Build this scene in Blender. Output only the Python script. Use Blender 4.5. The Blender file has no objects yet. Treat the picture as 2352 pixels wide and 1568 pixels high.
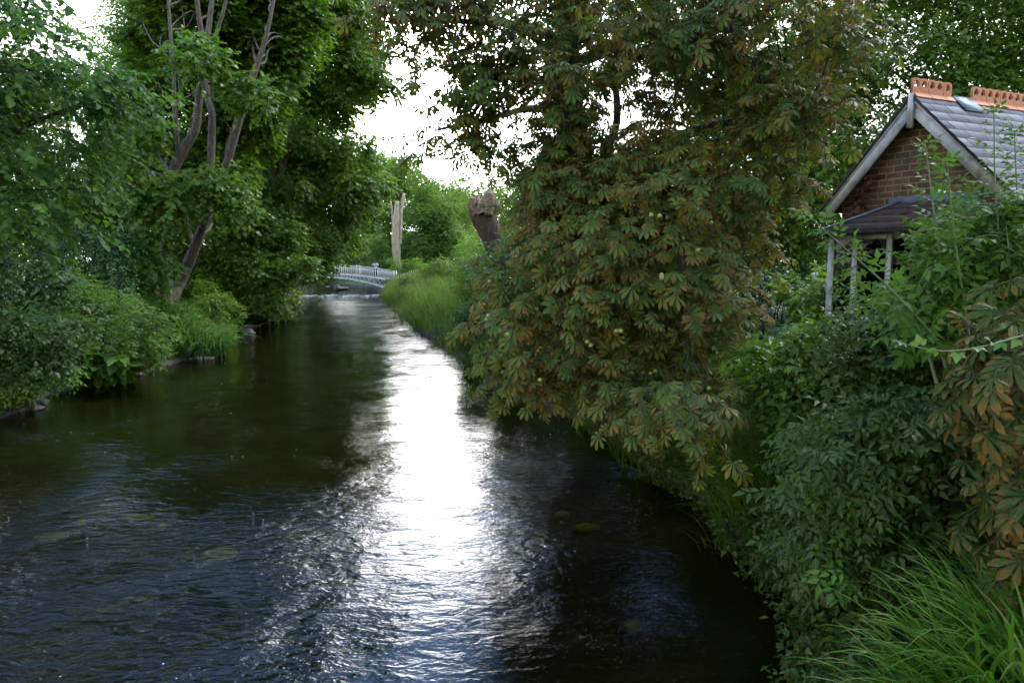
import bpy, bmesh, math, random
import numpy as np
from mathutils import Vector, Matrix
SEED = 7
rs = np.random.RandomState(SEED); random.seed(SEED)
SC = bpy.context.scene; COL = SC.collection
F_, PITCH, EYE = 1633.0, math.radians(6.5), 3.5
cP, sP = math.cos(PITCH), math.sin(PITCH)
UP = np.array([0, 0, 1.0])

def ray(px, py):
    cx, cy = (px-1176)/F_, (784-py)/F_
    return np.array([cx, cP+cy*sP, -sP+cy*cP])
def at(px, py, Y):                       # world point at depth Y seen at photo position px, py
    d = ray(px, py); return np.array([0, 0, EYE]) + d*(Y/d[1])
def unit(v):
    v = np.asarray(v, float); return v/np.maximum(np.linalg.norm(v, axis=-1, keepdims=True), 1e-9)
def rnd_dirs(n): return unit(rs.normal(size=(n, 3)))

# ------------------------------------------------------------------ object helpers
def tag(o, label=None, cat=None, group=None, kind=None):
    if label: o['label'] = label
    if cat: o['category'] = cat
    if group: o['group'] = group
    if kind: o['kind'] = kind
    return o
def thing(name, label, cat, loc=(0, 0, 0), group=None, rz=0):
    o = bpy.data.objects.new(name, None); COL.objects.link(o); o.empty_display_size = .2
    o.location = Vector([float(c) for c in loc]); o.rotation_euler = (0, 0, rz)
    return tag(o, label, cat, group)
def wpos(p):
    l = Vector((0, 0, 0))
    while p is not None: l = l+p.location; p = p.parent
    return np.array(l)
def mk(name, V, F, mat, parent=None, attr=None, smooth=False, local=False, col=None):
    """one mesh object; V are world coordinates (or local ones when local=True)"""
    V = np.asarray(V, np.float32).reshape(-1, 3)
    if parent is not None and not local: V = V - wpos(parent).astype(np.float32)
    Fs = [np.asarray(f, np.int32) for f in (F if isinstance(F, list) else [F]) if len(f)]
    me = bpy.data.meshes.new(name)
    me.vertices.add(len(V)); me.vertices.foreach_set('co', np.ascontiguousarray(V).ravel())
    loops = np.concatenate([f.ravel() for f in Fs])
    tot = np.concatenate([np.full(len(f), f.shape[1], np.int32) for f in Fs])
    st = np.concatenate([[0], np.cumsum(tot)[:-1]]).astype(np.int32)
    me.loops.add(len(loops)); me.loops.foreach_set('vertex_index', loops)
    me.polygons.add(len(tot)); me.polygons.foreach_set('loop_start', st); me.polygons.foreach_set('loop_total', tot)
    if smooth: me.polygons.foreach_set('use_smooth', np.ones(len(tot), bool))
    if attr is not None:
        a = me.attributes.new('leaf', 'FLOAT_VECTOR', 'POINT'); a.data.foreach_set('vector', np.asarray(attr, np.float32).ravel())
    me.update(calc_edges=True); me.validate()
    for m in (mat if isinstance(mat, list) else [mat]): me.materials.append(m)
    o = bpy.data.objects.new(name, me); COL.objects.link(o)
    if parent is not None: o.parent = parent
    return o
def copy_thing(root, loc, rz=None, label=None, scale=None):
    def cp(o, par):
        c = o.copy(); COL.objects.link(c)
        if par is not None: c.parent = par
        for ch in list(o.children): cp(ch, c)
        return c
    r = cp(root, None); r.location = Vector([float(c) for c in loc])
    if rz is not None: r.rotation_euler = (0, 0, rz)
    if label: r['label'] = label
    if scale: r.scale = (scale,)*3
    return r

class MB:
    """collects shapes into one mesh"""
    def __init__(s): s.V = []; s.Q = []; s.T = []; s.n = 0
    def add(s, V, F):
        V = np.asarray(V, float).reshape(-1, 3); F = np.asarray(F, int)
        (s.Q if F.shape[1] == 4 else s.T).append(F+s.n); s.V.append(V); s.n += len(V)
    def box(s, c, ax, hs):               # centre, 3 axes, 3 half sizes
        ax = [unit(a) for a in ax]; V = []
        for i in (-1, 1):
            for j in (-1, 1):
                for k in (-1, 1): V.append(np.asarray(c)+ax[0]*i*hs[0]+ax[1]*j*hs[1]+ax[2]*k*hs[2])
        s.add(V, [(0, 1, 3, 2), (4, 6, 7, 5), (0, 4, 5, 1), (2, 3, 7, 6), (0, 2, 6, 4), (1, 5, 7, 3)])
    def bar(s, a, b, w, h, up=UP):
        a, b = np.asarray(a, float), np.asarray(b, float); d = unit(b-a); l = unit(np.cross(d, up)); u = np.cross(l, d)
        s.box((a+b)/2, (d, l, u), (np.linalg.norm(b-a)/2, w/2, h/2))
    def tube(s, pts, rad, n=7, cap=True, rough=0.0):
        V, F = tube(pts, rad, n, rough); s.add(V, F)
        if cap:
            k = len(pts)-1; c = s.n
            s.add([np.mean(V[k*n:], axis=0)], [(0, 0, 0)]); s.T[-1] = np.array([(c-n+i, c-n+(i+1) % n, c) for i in range(n)])
    def build(s, name, mat, parent=None, smooth=False, local=False):
        F = ([np.concatenate(s.Q)] if s.Q else [])+([np.concatenate(s.T)] if s.T else [])
        return mk(name, np.concatenate(s.V), F, mat, parent, None, smooth, local)

def smooth_path(pts, rad, sub=4):
    P = np.asarray(pts, float); R = np.asarray(rad, float)
    if len(P) < 3: return P, R
    A = np.vstack([2*P[0]-P[1], P, 2*P[-1]-P[-2]]); out, ro = [], []
    for i in range(1, len(A)-2):
        for k in range(sub):
            t = k/sub; p0, p1, p2, p3 = A[i-1], A[i], A[i+1], A[i+2]
            out.append(.5*((2*p1)+(-p0+p2)*t+(2*p0-5*p1+4*p2-p3)*t*t+(-p0+3*p1-3*p2+p3)*t**3)); ro.append(R[i-1]*(1-t)+R[i]*t)
    out.append(P[-1]); ro.append(R[-1]); return np.array(out), np.array(ro)
def tube(pts, rad, n=7, rough=0.0):
    P = np.asarray(pts, float); R = np.asarray(rad, float); T = unit(np.gradient(P, axis=0))
    ref = np.array([1.0, .1, .05]) if abs(T[0][2]) > .7 else UP
    U = unit(np.cross(T, ref)); W = np.cross(T, U); a = np.arange(n)/n*2*np.pi
    rr = R[:, None]*(1+rough*rs.normal(size=(len(P), n))*.5+rough*.8*np.sin(a*2+1.3)[None]*np.linspace(1, .3, len(P))[:, None])
    V = P[:, None]+rr[..., None]*(np.cos(a)[None, :, None]*U[:, None]+np.sin(a)[None, :, None]*W[:, None])
    i = np.arange(len(P)-1)[:, None]*n; j = np.arange(n)[None]; k = (j+1) % n
    return V.reshape(-1, 3), np.stack([i+j, i+k, i+n+k, i+n+j], -1).reshape(-1, 4)
def twigs(P0, P1, r0, r1):
    n = len(P0); D = unit(P1-P0); U = unit(np.cross(D, UP+.01)); W = np.cross(D, U); V = np.zeros((n, 6, 3))
    for k in range(3):
        o = math.cos(k*2.094)*U+math.sin(k*2.094)*W; V[:, k] = P0+o*r0; V[:, 3+k] = P1+o*r1
    F = (np.arange(n)[:, None, None]*6+np.array([(0, 1, 4, 3), (1, 2, 5, 4), (2, 0, 3, 5)])[None]).reshape(-1, 4)
    return V.reshape(-1, 3), F

# ------------------------------------------------------------------ materials
def newmat(name):
    m = bpy.data.materials.new(name); m.use_nodes = True; nt = m.node_tree; nt.nodes.clear()
    return m, nt, nt.nodes, nt.links
def N(nt, typ, **kw):
    n = nt.nodes.new(typ)
    for k, v in kw.items():
        if k.startswith('i_'): n.inputs[k[2:].replace('_', ' ')].default_value = v
        else: setattr(n, k, v)
    return n
def ramp(nt, stops, src, interp='LINEAR'):
    r = N(nt, 'ShaderNodeValToRGB'); e = r.color_ramp.elements; r.color_ramp.interpolation = interp
    while len(e) < len(stops): e.new(.5)
    for i, (p, c) in enumerate(stops): e[i].position = p; e[i].color = (*c, 1) if len(c) == 3 else c
    nt.links.new(src, r.inputs[0]); return r
def mixc(nt, a, b, fac, mode='MIX'):
    m = N(nt, 'ShaderNodeMix', data_type='RGBA', blend_type=mode)
    for s, v in ((m.inputs[0], fac), (m.inputs[6], a), (m.inputs[7], b)):
        if isinstance(v, (int, float)): s.default_value = v
        elif isinstance(v, tuple): s.default_value = (*v, 1)
        else: nt.links.new(v, s)
    return m.outputs[2]
def mth(nt, op, a, b=0.0, clamp=False):
    m = N(nt, 'ShaderNodeMath', operation=op, use_clamp=clamp)
    for i, v in enumerate((a, b)):
        if isinstance(v, (int, float)): m.inputs[i].default_value = v
        else: nt.links.new(v, m.inputs[i])
    return m.outputs[0]
def noise(nt, vec, scale, detail=3, rough=.55, out='Fac'):
    n = N(nt, 'ShaderNodeTexNoise'); n.inputs['Scale'].default_value = scale; n.inputs['Detail'].default_value = detail; n.inputs['Roughness'].default_value = rough
    if vec is not None: nt.links.new(vec, n.inputs['Vector'])
    return n.outputs[out]
def objvec(nt, scale=None):
    t = N(nt, 'ShaderNodeTexCoord').outputs['Object']
    if scale is None: return t
    m = N(nt, 'ShaderNodeMapping'); m.inputs['Scale'].default_value = scale; nt.links.new(t, m.inputs['Vector']); return m.outputs[0]
def bump(nt, h, dist, strength=1.0):
    b = N(nt, 'ShaderNodeBump'); b.inputs['Distance'].default_value = dist; b.inputs['Strength'].default_value = strength; nt.links.new(h, b.inputs['Height']); return b.outputs[0]

def leaf_mat(name, cols, trans=.35, rough=.42, spec=.35, tw=(1.25, 1.5, .7), blotch=None, k=.62, warm=True):
    cols = [(c[0]*k*1.15, c[1]*k, c[2]*k*.6) if warm else tuple(v*k for v in c) for c in cols]; trans = trans+.08 if warm else trans
    m, nt, nd, L = newmat(name)
    a = N(nt, 'ShaderNodeAttribute', attribute_name='leaf'); s = N(nt, 'ShaderNodeSeparateXYZ'); L.new(a.outputs['Vector'], s.inputs[0])
    ob = objvec(nt)
    n1 = noise(nt, ob, .55, 2); f = mth(nt, 'ADD', mth(nt, 'MULTIPLY', s.outputs[2], .62), mth(nt, 'MULTIPLY', n1, .42))
    col = ramp(nt, [(i/(len(cols)-1)*.8+.1, c) for i, c in enumerate(cols)], f).outputs[0]
    # pale midrib
    rib = mth(nt, 'LESS_THAN', mth(nt, 'ABSOLUTE', s.outputs[0]), .06)
    col = mixc(nt, col, mixc(nt, col, (.17, .2, .08), .35), rib)
    h = noise(nt, ob, 26, 2)
    if blotch:
        au = mth(nt, 'ABSOLUTE', s.outputs[0])
        vein = mth(nt, 'SINE', mth(nt, 'MULTIPLY', mth(nt, 'SUBTRACT', mth(nt, 'MULTIPLY', s.outputs[1], 8.5), mth(nt, 'MULTIPLY', au, 3.0)), 6.283))
        b1 = noise(nt, ob, 21, 5, .7); b0 = noise(nt, ob, 1.1, 2)
        x = mth(nt, 'ADD', mth(nt, 'MULTIPLY', b1, 1.5), mth(nt, 'MULTIPLY', vein, .16))
        x = mth(nt, 'ADD', x, mth(nt, 'MULTIPLY', s.outputs[1], .32)); x = mth(nt, 'ADD', x, mth(nt, 'MULTIPLY', s.outputs[2], .30))
        x = mth(nt, 'ADD', x, mth(nt, 'MULTIPLY', b0, .5))
        k = ramp(nt, [(0.0, (0, 0, 0)), (.0 + blotch, (0, 0, 0)), (blotch+.045, (1, 1, 1))], mth(nt, 'MULTIPLY', x, .5)).outputs[0]
        tan = ramp(nt, [(.3, (.20, .115, .026)), (.5, (.16, .058, .012)), (.7, (.26, .085, .018))], noise(nt, ob, 7, 3)).outputs[0]
        edge = ramp(nt, [(blotch-.05, (0, 0, 0)), (blotch, (1, 1, 1)), (blotch+.06, (0, 0, 0))], mth(nt, 'MULTIPLY', x, .5)).outputs[0]
        col = mixc(nt, col, (.095, .095, .028), mth(nt, 'MULTIPLY', edge, .8)); col = mixc(nt, col, tan, mth(nt, 'MULTIPLY', k, .9))
        h = mth(nt, 'ADD', h, mth(nt, 'MULTIPLY', vein, .35))
    p = N(nt, 'ShaderNodeBsdfPrincipled'); p.inputs['Roughness'].default_value = rough; p.inputs['Specular IOR Level'].default_value = spec*.34
    L.new(col, p.inputs['Base Color']); L.new(bump(nt, h, .004, .6), p.inputs['Normal'])
    t = N(nt, 'ShaderNodeBsdfTranslucent'); L.new(mixc(nt, col, tw, 1.0, 'MULTIPLY'), t.inputs[0])
    x = N(nt, 'ShaderNodeMixShader'); x.inputs[0].default_value = trans; L.new(p.outputs[0], x.inputs[1]); L.new(t.outputs[0], x.inputs[2])
    o = N(nt, 'ShaderNodeOutputMaterial'); L.new(x.outputs[0], o.inputs[0]); return m

def plain(name, cols, scale=6, rough=.7, bumpd=.01, stretch=None, spec=.3, detail=5, bscale=None, metallic=0, k=.66):
    cols = [tuple(v*k for v in c) for c in cols]
    m, nt, nd, L = newmat(name); v = objvec(nt, stretch)
    n = noise(nt, v, scale, detail, .6)
    c = ramp(nt, [(.3+.4*i/(max(1, len(cols)-1)), k) for i, k in enumerate(cols)], n).outputs[0]
    p = N(nt, 'ShaderNodeBsdfPrincipled'); p.inputs['Roughness'].default_value = rough; p.inputs['Specular IOR Level'].default_value = spec; p.inputs['Metallic'].default_value = metallic
    L.new(c, p.inputs['Base Color'])
    if bumpd: L.new(bump(nt, noise(nt, v, bscale or scale*2.3, 5, .65), bumpd), p.inputs['Normal'])
    o = N(nt, 'ShaderNodeOutputMaterial'); L.new(p.outputs[0], o.inputs[0]); return m

G = lambda r, g, b: (r, g, b)
M = {}
M['lime'] = leaf_mat('lime leaf', [G(.022, .066, .012), G(.036, .102, .017), G(.055, .14, .023), G(.09, .19, .034)], .38, .5, .25)
M['maple'] = leaf_mat('maple leaf', [G(.04, .10, .014), G(.06, .14, .02), G(.09, .185, .026), G(.15, .205, .032)], .36, .42, .4)
M['ash'] = leaf_mat('ash leaf', [G(.04, .105, .016), G(.06, .145, .02), G(.10, .195, .028), G(.16, .23, .036)], .38, .42, .4)
M['far'] = leaf_mat('far leaf', [G(.035, .085, .02), G(.06, .125, .026), G(.095, .165, .036), G(.14, .185, .045)], .35, .5, .3, k=1.15)
M['fresh'] = leaf_mat('fresh leaf', [G(.045, .105, .03), G(.07, .14, .036), G(.10, .18, .045), G(.13, .20, .06)], .35, .5, .3, k=0.95)
M['willow'] = leaf_mat('willow leaf', [G(.075, .135, .04), G(.10, .165, .05), G(.13, .195, .07)], .35, .5, .3, k=0.95)
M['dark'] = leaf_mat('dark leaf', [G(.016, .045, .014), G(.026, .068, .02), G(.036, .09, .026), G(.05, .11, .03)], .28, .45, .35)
M['elder'] = leaf_mat('elder leaf', [G(.026, .075, .012), G(.042, .11, .018), G(.065, .15, .026), G(.10, .20, .035)], .36, .42, .4, k=.85)
M['ground_elder'] = leaf_mat('ground elder leaf', [G(.024, .058, .014), G(.038, .082, .018), G(.055, .108, .024), G(.10, .13, .035)], .3, .42, .4)
M['bramble'] = leaf_mat('bramble leaf', [G(.07, .18, .045), G(.10, .23, .07), G(.16, .28, .12)], .35, .3, .6)
M['bank'] = leaf_mat('bank weed leaf', [G(.03, .085, .016), G(.046, .115, .02), G(.07, .15, .026), G(.12, .19, .035)], .35, .5, .3, k=.75)
M['yellow'] = leaf_mat('yellow green leaf', [G(.10, .18, .025), G(.16, .25, .03), G(.20, .28, .04)], .4, .45, .4)
M['grass'] = leaf_mat('grass blade', [G(.035, .10, .018), G(.055, .145, .022), G(.09, .17, .03), G(.24, .21, .09)], .35, .4, .4)
M['sedge'] = leaf_mat('sedge blade', [G(.04, .13, .018), G(.065, .19, .022), G(.11, .26, .035), G(.28, .25, .10)], .35, .34, .5, k=.62)
M['iris'] = leaf_mat('iris blade', [G(.06, .15, .07), G(.09, .20, .09), G(.14, .26, .12)], .3, .38, .45)
M['meadow'] = leaf_mat('meadow grass', [G(.045, .125, .028), G(.07, .16, .036), G(.13, .19, .05), G(.19, .20, .08)], .35, .5, .3, k=.85)
M['chestnut'] = leaf_mat('chestnut leaf', [G(.025, .07, .016), G(.042, .105, .02), G(.068, .135, .026), G(.12, .165, .04)], .3, .4, .4, (1.2, 1.35, .6), blotch=.712, k=.94)
M['chestnut_shade'] = leaf_mat('shade darkened chestnut leaf', [G(.02, .05, .013), G(.03, .066, .016), G(.05, .085, .02)], .25, .45, .3, (1.2, 1.35, .6), blotch=.73, k=.8)  # blotched chestnut leaf again, with the right edge's shade put into darker greens
M['bark_grey'] = plain('grey bark', [G(.035, .028, .017), G(.115, .09, .058), G(.23, .19, .135)], 5.5, .85, .05, (3, 3, .6), k=.5)
M['bark_dark'] = plain('dark bark', [G(.035, .028, .02), G(.06, .048, .035), G(.09, .075, .055)], 4, .9, .06, (3, 3, .6))
M['bark_dead'] = plain('bare dead wood', [G(.22, .15, .09), G(.40, .30, .19), G(.54, .43, .30)], 4, .85, .06, (3, 3, .4), k=.85)
M['bark_stump'] = plain('old brown bark', [G(.04, .025, .013), G(.085, .054, .028), G(.15, .10, .054)], 5, .9, .06, (3, 3, .6))
M['cut'] = plain('cut wood', [G(.08, .048, .024), G(.30, .19, .10)], 9, .8, .03)
M['stem'] = plain('green stem', [G(.10, .15, .045), G(.16, .19, .07)], 20, .5, .0)
M['white'] = plain('flaking white paint', [G(.36, .33, .26), G(.64, .61, .52), G(.74, .71, .62)], 5, .6, .004)
M['white_metal'] = plain('white painted iron', [G(.5, .49, .45), G(.72, .71, .68)], 3, .5, .004, k=.95)
M['stone'] = plain('wet dark stone', [G(.025, .02, .017), G(.05, .04, .03), G(.08, .065, .05)], 4, .45, .05)
M['stone_bed'] = plain('algae covered stone', [G(.10, .08, .02), G(.20, .15, .035), G(.34, .27, .09)], 6, .8, .03, k=1.6)
M['lead'] = plain('lead sheet', [G(.10, .115, .13), G(.17, .19, .21), G(.24, .26, .28)], 4, .65, .006, spec=.2, k=.8)

# ------------------------------------------------------------------ leaf templates  (V, F, (u, v))
def t_ovate(w=.3, fold=.12, droop=.12):
    V = [(0, 0, 0), (-w, .38, fold), (0, .45, 0), (w, .38, fold), (0, 1, -droop)]
    uv = [(0, 0), (-1, .4), (0, .45), (1, .4), (0, 1)]
    return np.array(V), np.array([(0, 3, 2), (0, 2, 1), (3, 4, 2), (2, 4, 1)]), np.array(uv)
def t_heart():
    w = .42
    V = [(0, 0, 0), (-.26, -.1, .05), (-w, .22, .1), (-.3, .6, .06), (0, 1, -.12), (.3, .6, .06), (w, .22, .1), (.26, -.1, .05), (0, .35, 0)]
    uv = [(0, 0), (-.6, 0), (-1, .25), (-.7, .6), (0, 1), (.7, .6), (1, .25), (.6, 0), (0, .35)]
    return np.array(V), np.array([(i, (i-1) % 8, 8) for i in range(8)]), np.array(uv)
def t_maple():
    pr = [(0, .0), (.18, -.08), (.34, .02), (.24, .22), (.58, .34), (.30, .48), (.32, .66), (.14, .62), (0, 1.0)]
    out = pr+[(-x, y) for x, y in pr[-2:0:-1]]
    V = [(x, y, abs(x)*.22-.12*y*y) for x, y in out]+[(0, .36, 0)]; n = len(out)
    uv = [(x/.55, y) for x, y in out]+[(0, .36)]
    return np.array(V), np.array([(i, (i+1) % n, n) for i in range(n)]), np.array(uv)
def compose(tpl, parts):                 # parts: (x, y, angle, scale, tilt)
    Vs, Fs, U = [], [], []; n = 0; V, F, uv = tpl
    for x, y, a, s, tl in parts:
        W = V*s; c, d = math.cos(a), math.sin(a); yy = W[:, 1]
        Z = W[:, 2]-tl*yy
        Vs.append(np.stack([c*W[:, 0]+d*yy+x, -d*W[:, 0]+c*yy+y, Z], 1)); Fs.append(F+n); U.append(uv); n += len(V)
    return np.concatenate(Vs), np.concatenate(Fs), np.concatenate(U)
def t_leaflet(rows, fold=.16, droop=.22):
    V, uv = [], []
    for y, w in rows:
        for k in (-1, 0, 1): V.append((k*w, y, abs(k)*w*fold*3-droop*y*y)); uv.append((k, y))
    F = []
    for i in range(len(rows)-1):
        b = i*3; F += [(b, b+1, b+4, b+3), (b+1, b+2, b+5, b+4)]
    return np.array(V), np.array(F), np.array(uv)
TPL = {'ovate': t_ovate(), 'narrow': t_ovate(.13, .05, .2), 'heart': t_heart(), 'maple': t_maple()}
TPL['pinnate'] = compose(t_ovate(.27, .1, .16), [(0, .95, 0, .62, .1), (.02, .72, 1.05, .56, .25), (-.02, .72, -1.05, .56, .25), (.02, .36, 1.15, .5, .3), (-.02, .36, -1.15, .5, .3)])
TPL['ternate'] = compose(t_ovate(.4, .12, .12), [(0, .3, 0, .75, .1), (.02, .25, 1.2, .62, .2), (-.02, .25, -1.2, .62, .2)])
_lf = t_leaflet([(0, .01), (.25, .055), (.5, .115), (.72, .17), (.88, .14), (1.03, .006)])
TPL['palmate'] = compose(_lf, [(0, .0, 0, 1.0, .28), (0, 0, .62, .95, .32), (0, 0, -.62, .95, .32), (0, 0, 1.28, .8, .38), (0, 0, -1.28, .8, .38), (0, 0, 2.0, .55, .4), (0, 0, -2.0, .55, .4)])
TPL['palmate_flat'] = compose(_lf, [(0, .0, .1, 1.0, .1), (0, 0, .75, .9, .2), (0, 0, -.5, .98, .5), (0, 0, 1.45, .75, .3), (0, 0, -1.15, .86, .45), (0, 0, 2.2, .5, .3)])

def leaf_arrays(kind, P, T, Nn, S, R):
    V0, F0, uv = TPL[kind]; n, k = len(P), len(V0)
    T = unit(T); Nn = unit(Nn-np.sum(Nn*T, 1, keepdims=True)*T); B = np.cross(T, Nn); S = np.broadcast_to(np.asarray(S, float), (n,))
    V = P[:, None]+S[:, None, None]*(V0[None, :, 0:1]*B[:, None]+V0[None, :, 1:2]*T[:, None]+V0[None, :, 2:3]*Nn[:, None])
    F = (np.arange(n)[:, None, None]*k+F0[None]).reshape(-1, F0.shape[1])
    A = np.empty((n, k, 3)); A[..., :2] = uv[None]; A[..., 2] = R[:, None]
    return V.reshape(-1, 3), F, A.reshape(-1, 3)
class Leaves:
    def __init__(s): s.V, s.F, s.A, s.n = [], [], [], 0
    def add(s, V, F, A): s.V.append(V); s.F.append(F+s.n); s.A.append(A); s.n += len(V)
    def build(s, name, mat, parent=None):
        F = {}
        for f in s.F: F.setdefault(f.shape[1], []).append(f)
        return mk(name, np.concatenate(s.V), [np.concatenate(f) for f in F.values()], mat, parent, np.concatenate(s.A), smooth=False)

def sprays(C, R, n, k, leaf, slen, droop=.25, shell=.45, centre=None, flat=.85, face=.6, lean=None):
    """n leafy twigs of k leaves in the blobs C (n,3) of radius R; returns leaf P, T, N, S, rnd and twig ends"""
    C = np.asarray(C, float); R = np.asarray(R, float)
    i = rs.choice(len(C), n, p=R**2/np.sum(R**2)); u = rnd_dirs(n); r = R[i]*rs.rand(n)**shell
    u2 = u.copy(); u2[:, 2] *= flat; P = C[i]+u2*r[:, None]
    o = u.copy()
    if centre is not None: o = unit(o+.9*unit(C[i]-np.asarray(centre)))
    if lean is not None: o = unit(o+np.asarray(lean))
    d = unit(.75*o*[1, 1, .45]+.45*rs.normal(size=(n, 3))*[1, 1, .5]-UP*droop)
    l = unit(np.cross(d, UP)+1e-6); PP, TT, NN = [], [], []; br = rs.rand(n)
    for j in range(k):
        t = (j+.6)/k; sd = 1 if j % 2 else -1; last = j == k-1
        p = P+d*slen*t-UP*(.18*slen*t*t)
        a = unit(d*(1.0 if last else .55)+l*(0 if last else sd*.85)-UP*droop*.9+rs.normal(size=(n, 3))*.28)
        PP.append(p); TT.append(a); NN.append(unit(UP*.9+o*face+rs.normal(size=(n, 3))*.42))
    P_, T_, N_ = np.concatenate(PP), np.concatenate(TT), np.concatenate(NN)
    S = leaf*(.6+.7*rs.rand(len(P_))); Rn = np.clip(np.tile(br, k)*.55+rs.rand(len(P_))*.45, 0, 1)
    return (P_, T_, N_, S, Rn), (P, P+d*slen-UP*.18*slen)

def poly_points(poly, n, Y0, Y1):
    poly = np.asarray(poly, float); lo, hi = poly.min(0), poly.max(0); out = []
    while len(out) < n:
        x, y = lo+(hi-lo)*rs.rand(2); ins = False; j = len(poly)-1
        for i in range(len(poly)):
            if (poly[i, 1] > y) != (poly[j, 1] > y) and x < (poly[j, 0]-poly[i, 0])*(y-poly[i, 1])/(poly[j, 1]-poly[i, 1])+poly[i, 0]: ins = not ins
            j = i
        if ins: out.append(at(x, y, Y0+(Y1-Y0)*rs.rand()))
    return np.array(out)
def ell_blobs(c, r, n, br=(.2, .3), low=-.9):
    u = rnd_dirs(n); u[:, 2] = np.where(u[:, 2] < low, -u[:, 2], u[:, 2]); q = rs.rand(n, 1)**.4*.82
    C = np.asarray(c)+u*q*np.asarray(r); return C, min(r)*(br[0]+(br[1]-br[0])*rs.rand(n))

def limbs(mb, stems, C, R, thick=1.0, maxn=40, n=5):
    pts = np.concatenate([s[0] for s in stems]); rad = np.concatenate([s[1] for s in stems])
    order = rs.permutation(len(C))[:maxn]
    for i in order:
        c = C[i]; d = np.linalg.norm(pts-c, axis=1); hz = np.linalg.norm((pts-c)[:, :2], axis=1)
        cost = d+np.maximum(0, pts[:, 2]-c[2]+.35*hz)*1.6; j = int(np.argmin(cost)); a = pts[j]; L = np.linalg.norm(c-a)
        if L < .15: continue
        r0 = min(rad[j]*.55, (.012+.011*L)*thick); mid = (a+c)/2+UP*L*.10+rs.normal(size=3)*L*.06
        p, r = smooth_path([a, (a*.6+mid*.4)+rs.normal(size=3)*L*.03, mid, c], [r0, r0*.8, r0*.6, r0*.22], 3)
        mb.tube(p, r, n, cap=False)
        for q in range(2):
            e = c+rnd_dirs(1)[0]*R[i]*.8; mb.tube(*smooth_path([mid*.3+c*.7, (mid*.3+c*.7+e)/2+UP*.05, e], [r0*.3, r0*.22, r0*.1], 2), 4, cap=False)

def plant(name, label, cat, stems, C, R, n, k, leaf, slen, kind, mat, bark='bark_dark', group=None, base=None, thick=1.0, maxl=40,
          crown='crown', trunk='trunk', twig=False, rough=.08, **kw):
    """a tree or shrub: trunk (stems, limbs) and crown (leaf sprays)"""
    S = [smooth_path(p, r, 5) for p, r in stems]; b = base if base is not None else S[0][0][0]
    root = thing(name, label, cat, b, group); mb = MB()
    for p, r in S: mb.tube(p, r, 12 if r[0] > .1 else 6, rough=rough if r[0] > .06 else 0)
    limbs(mb, S, np.asarray(C), np.asarray(R), thick, maxl)
    lv = Leaves(); la, tw = sprays(C, R, n, k, leaf, slen, **kw); lv.add(*leaf_arrays(kind, *la))
    if twig: mb.add(*twigs(tw[0], tw[1], .006, .003))
    mb.build(trunk, M[bark], root, smooth=True); lv.build(crown, M[mat], root)
    return root

# ------------------------------------------------------------------ terrain and river
YS = np.array([-40, -5, 3.5, 5.6, 10, 14, 20, 27, 33, 39, 47, 62, 75, 86, 110, 160, 400])
XLb = np.array([-11.5, -11.5, -11.5, -11.5, -11.6, -11.6, -11.9, -11.6, -13.6, -15.0, -15.5, -20.5, -25.6, -30, -52, -130, -500])
XRb = np.array([1.6, 1.6, 1.9, 2.5, 2.9, 1.9, -.6, -2.0, -4.1, -5.4, -7.2, -10.6, -13.0, -16.5, -33, -108, -470])
def XL(y): return np.interp(y, YS, XLb)+.25*np.sin(y*.9)+.12*np.sin(y*2.3+1)
def XR(y): return np.interp(y, YS, XRb)+.18*np.sin(y*.8+2)+.1*np.sin(y*2.1)
def sstep(a, b, x): t = np.clip((x-a)/(b-a), 0, 1); return t*t*(3-2*t)
def gz(x, y):
    x, y = np.asarray(x, float), np.asarray(y, float); sl, sr = XL(y)-x, x-XR(y); s = np.maximum(sl, sr)
    nz = .06*np.sin(x*1.3+y*.7)+.05*np.sin(x*2.9-y*1.9)+.03*np.sin(x*5.1+y*4.3)
    land = np.where(sl > sr, .10+.55*sstep(0, 1.6, s)+.75*sstep(1.5, 9, s), .12+.75*sstep(0, .9, s)+.4*sstep(.8, 3.5, s))
    bed = -.12-.6*sstep(0, 3.0, -s)
    return np.where(s > 0, land+nz*sstep(0, 1, s), bed+nz*.8)
gx = np.unique(np.concatenate([np.linspace(-900, -70, 12), np.linspace(-70, -20, 60), np.linspace(-20, 12, 190), np.linspace(12, 60, 40), np.linspace(60, 900, 10)]))
gy = np.unique(np.concatenate([np.linspace(-300, -12, 10), np.linspace(-12, 40, 220), np.linspace(40, 120, 130), np.linspace(120, 400, 30), np.linspace(400, 1200, 8)]))
XX, YY = np.meshgrid(gx, gy); ZZ = gz(XX, YY); nx, ny = len(gx), len(gy)
ii = (np.arange(ny-1)[:, None]*nx+np.arange(nx-1)[None]).ravel()
m, nt, nd, L = newmat('bank earth and lawn'); g = N(nt, 'ShaderNodeNewGeometry'); sx = N(nt, 'ShaderNodeSeparateXYZ'); L.new(g.outputs['Position'], sx.inputs[0])
grass_c = ramp(nt, [(.3, G(.02, .038, .009)), (.5, G(.038, .07, .014)), (.7, G(.07, .09, .02))], noise(nt, g.outputs['Position'], 1.3, 6)).outputs[0]
earth_c = ramp(nt, [(.35, G(.008, .006, .003)), (.6, G(.026, .018, .008))], noise(nt, g.outputs['Position'], 5, 5)).outputs[0]
bed_n = N(nt, 'ShaderNodeTexVoronoi'); bed_n.inputs['Scale'].default_value = 7; L.new(g.outputs['Position'], bed_n.inputs['Vector'])
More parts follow.
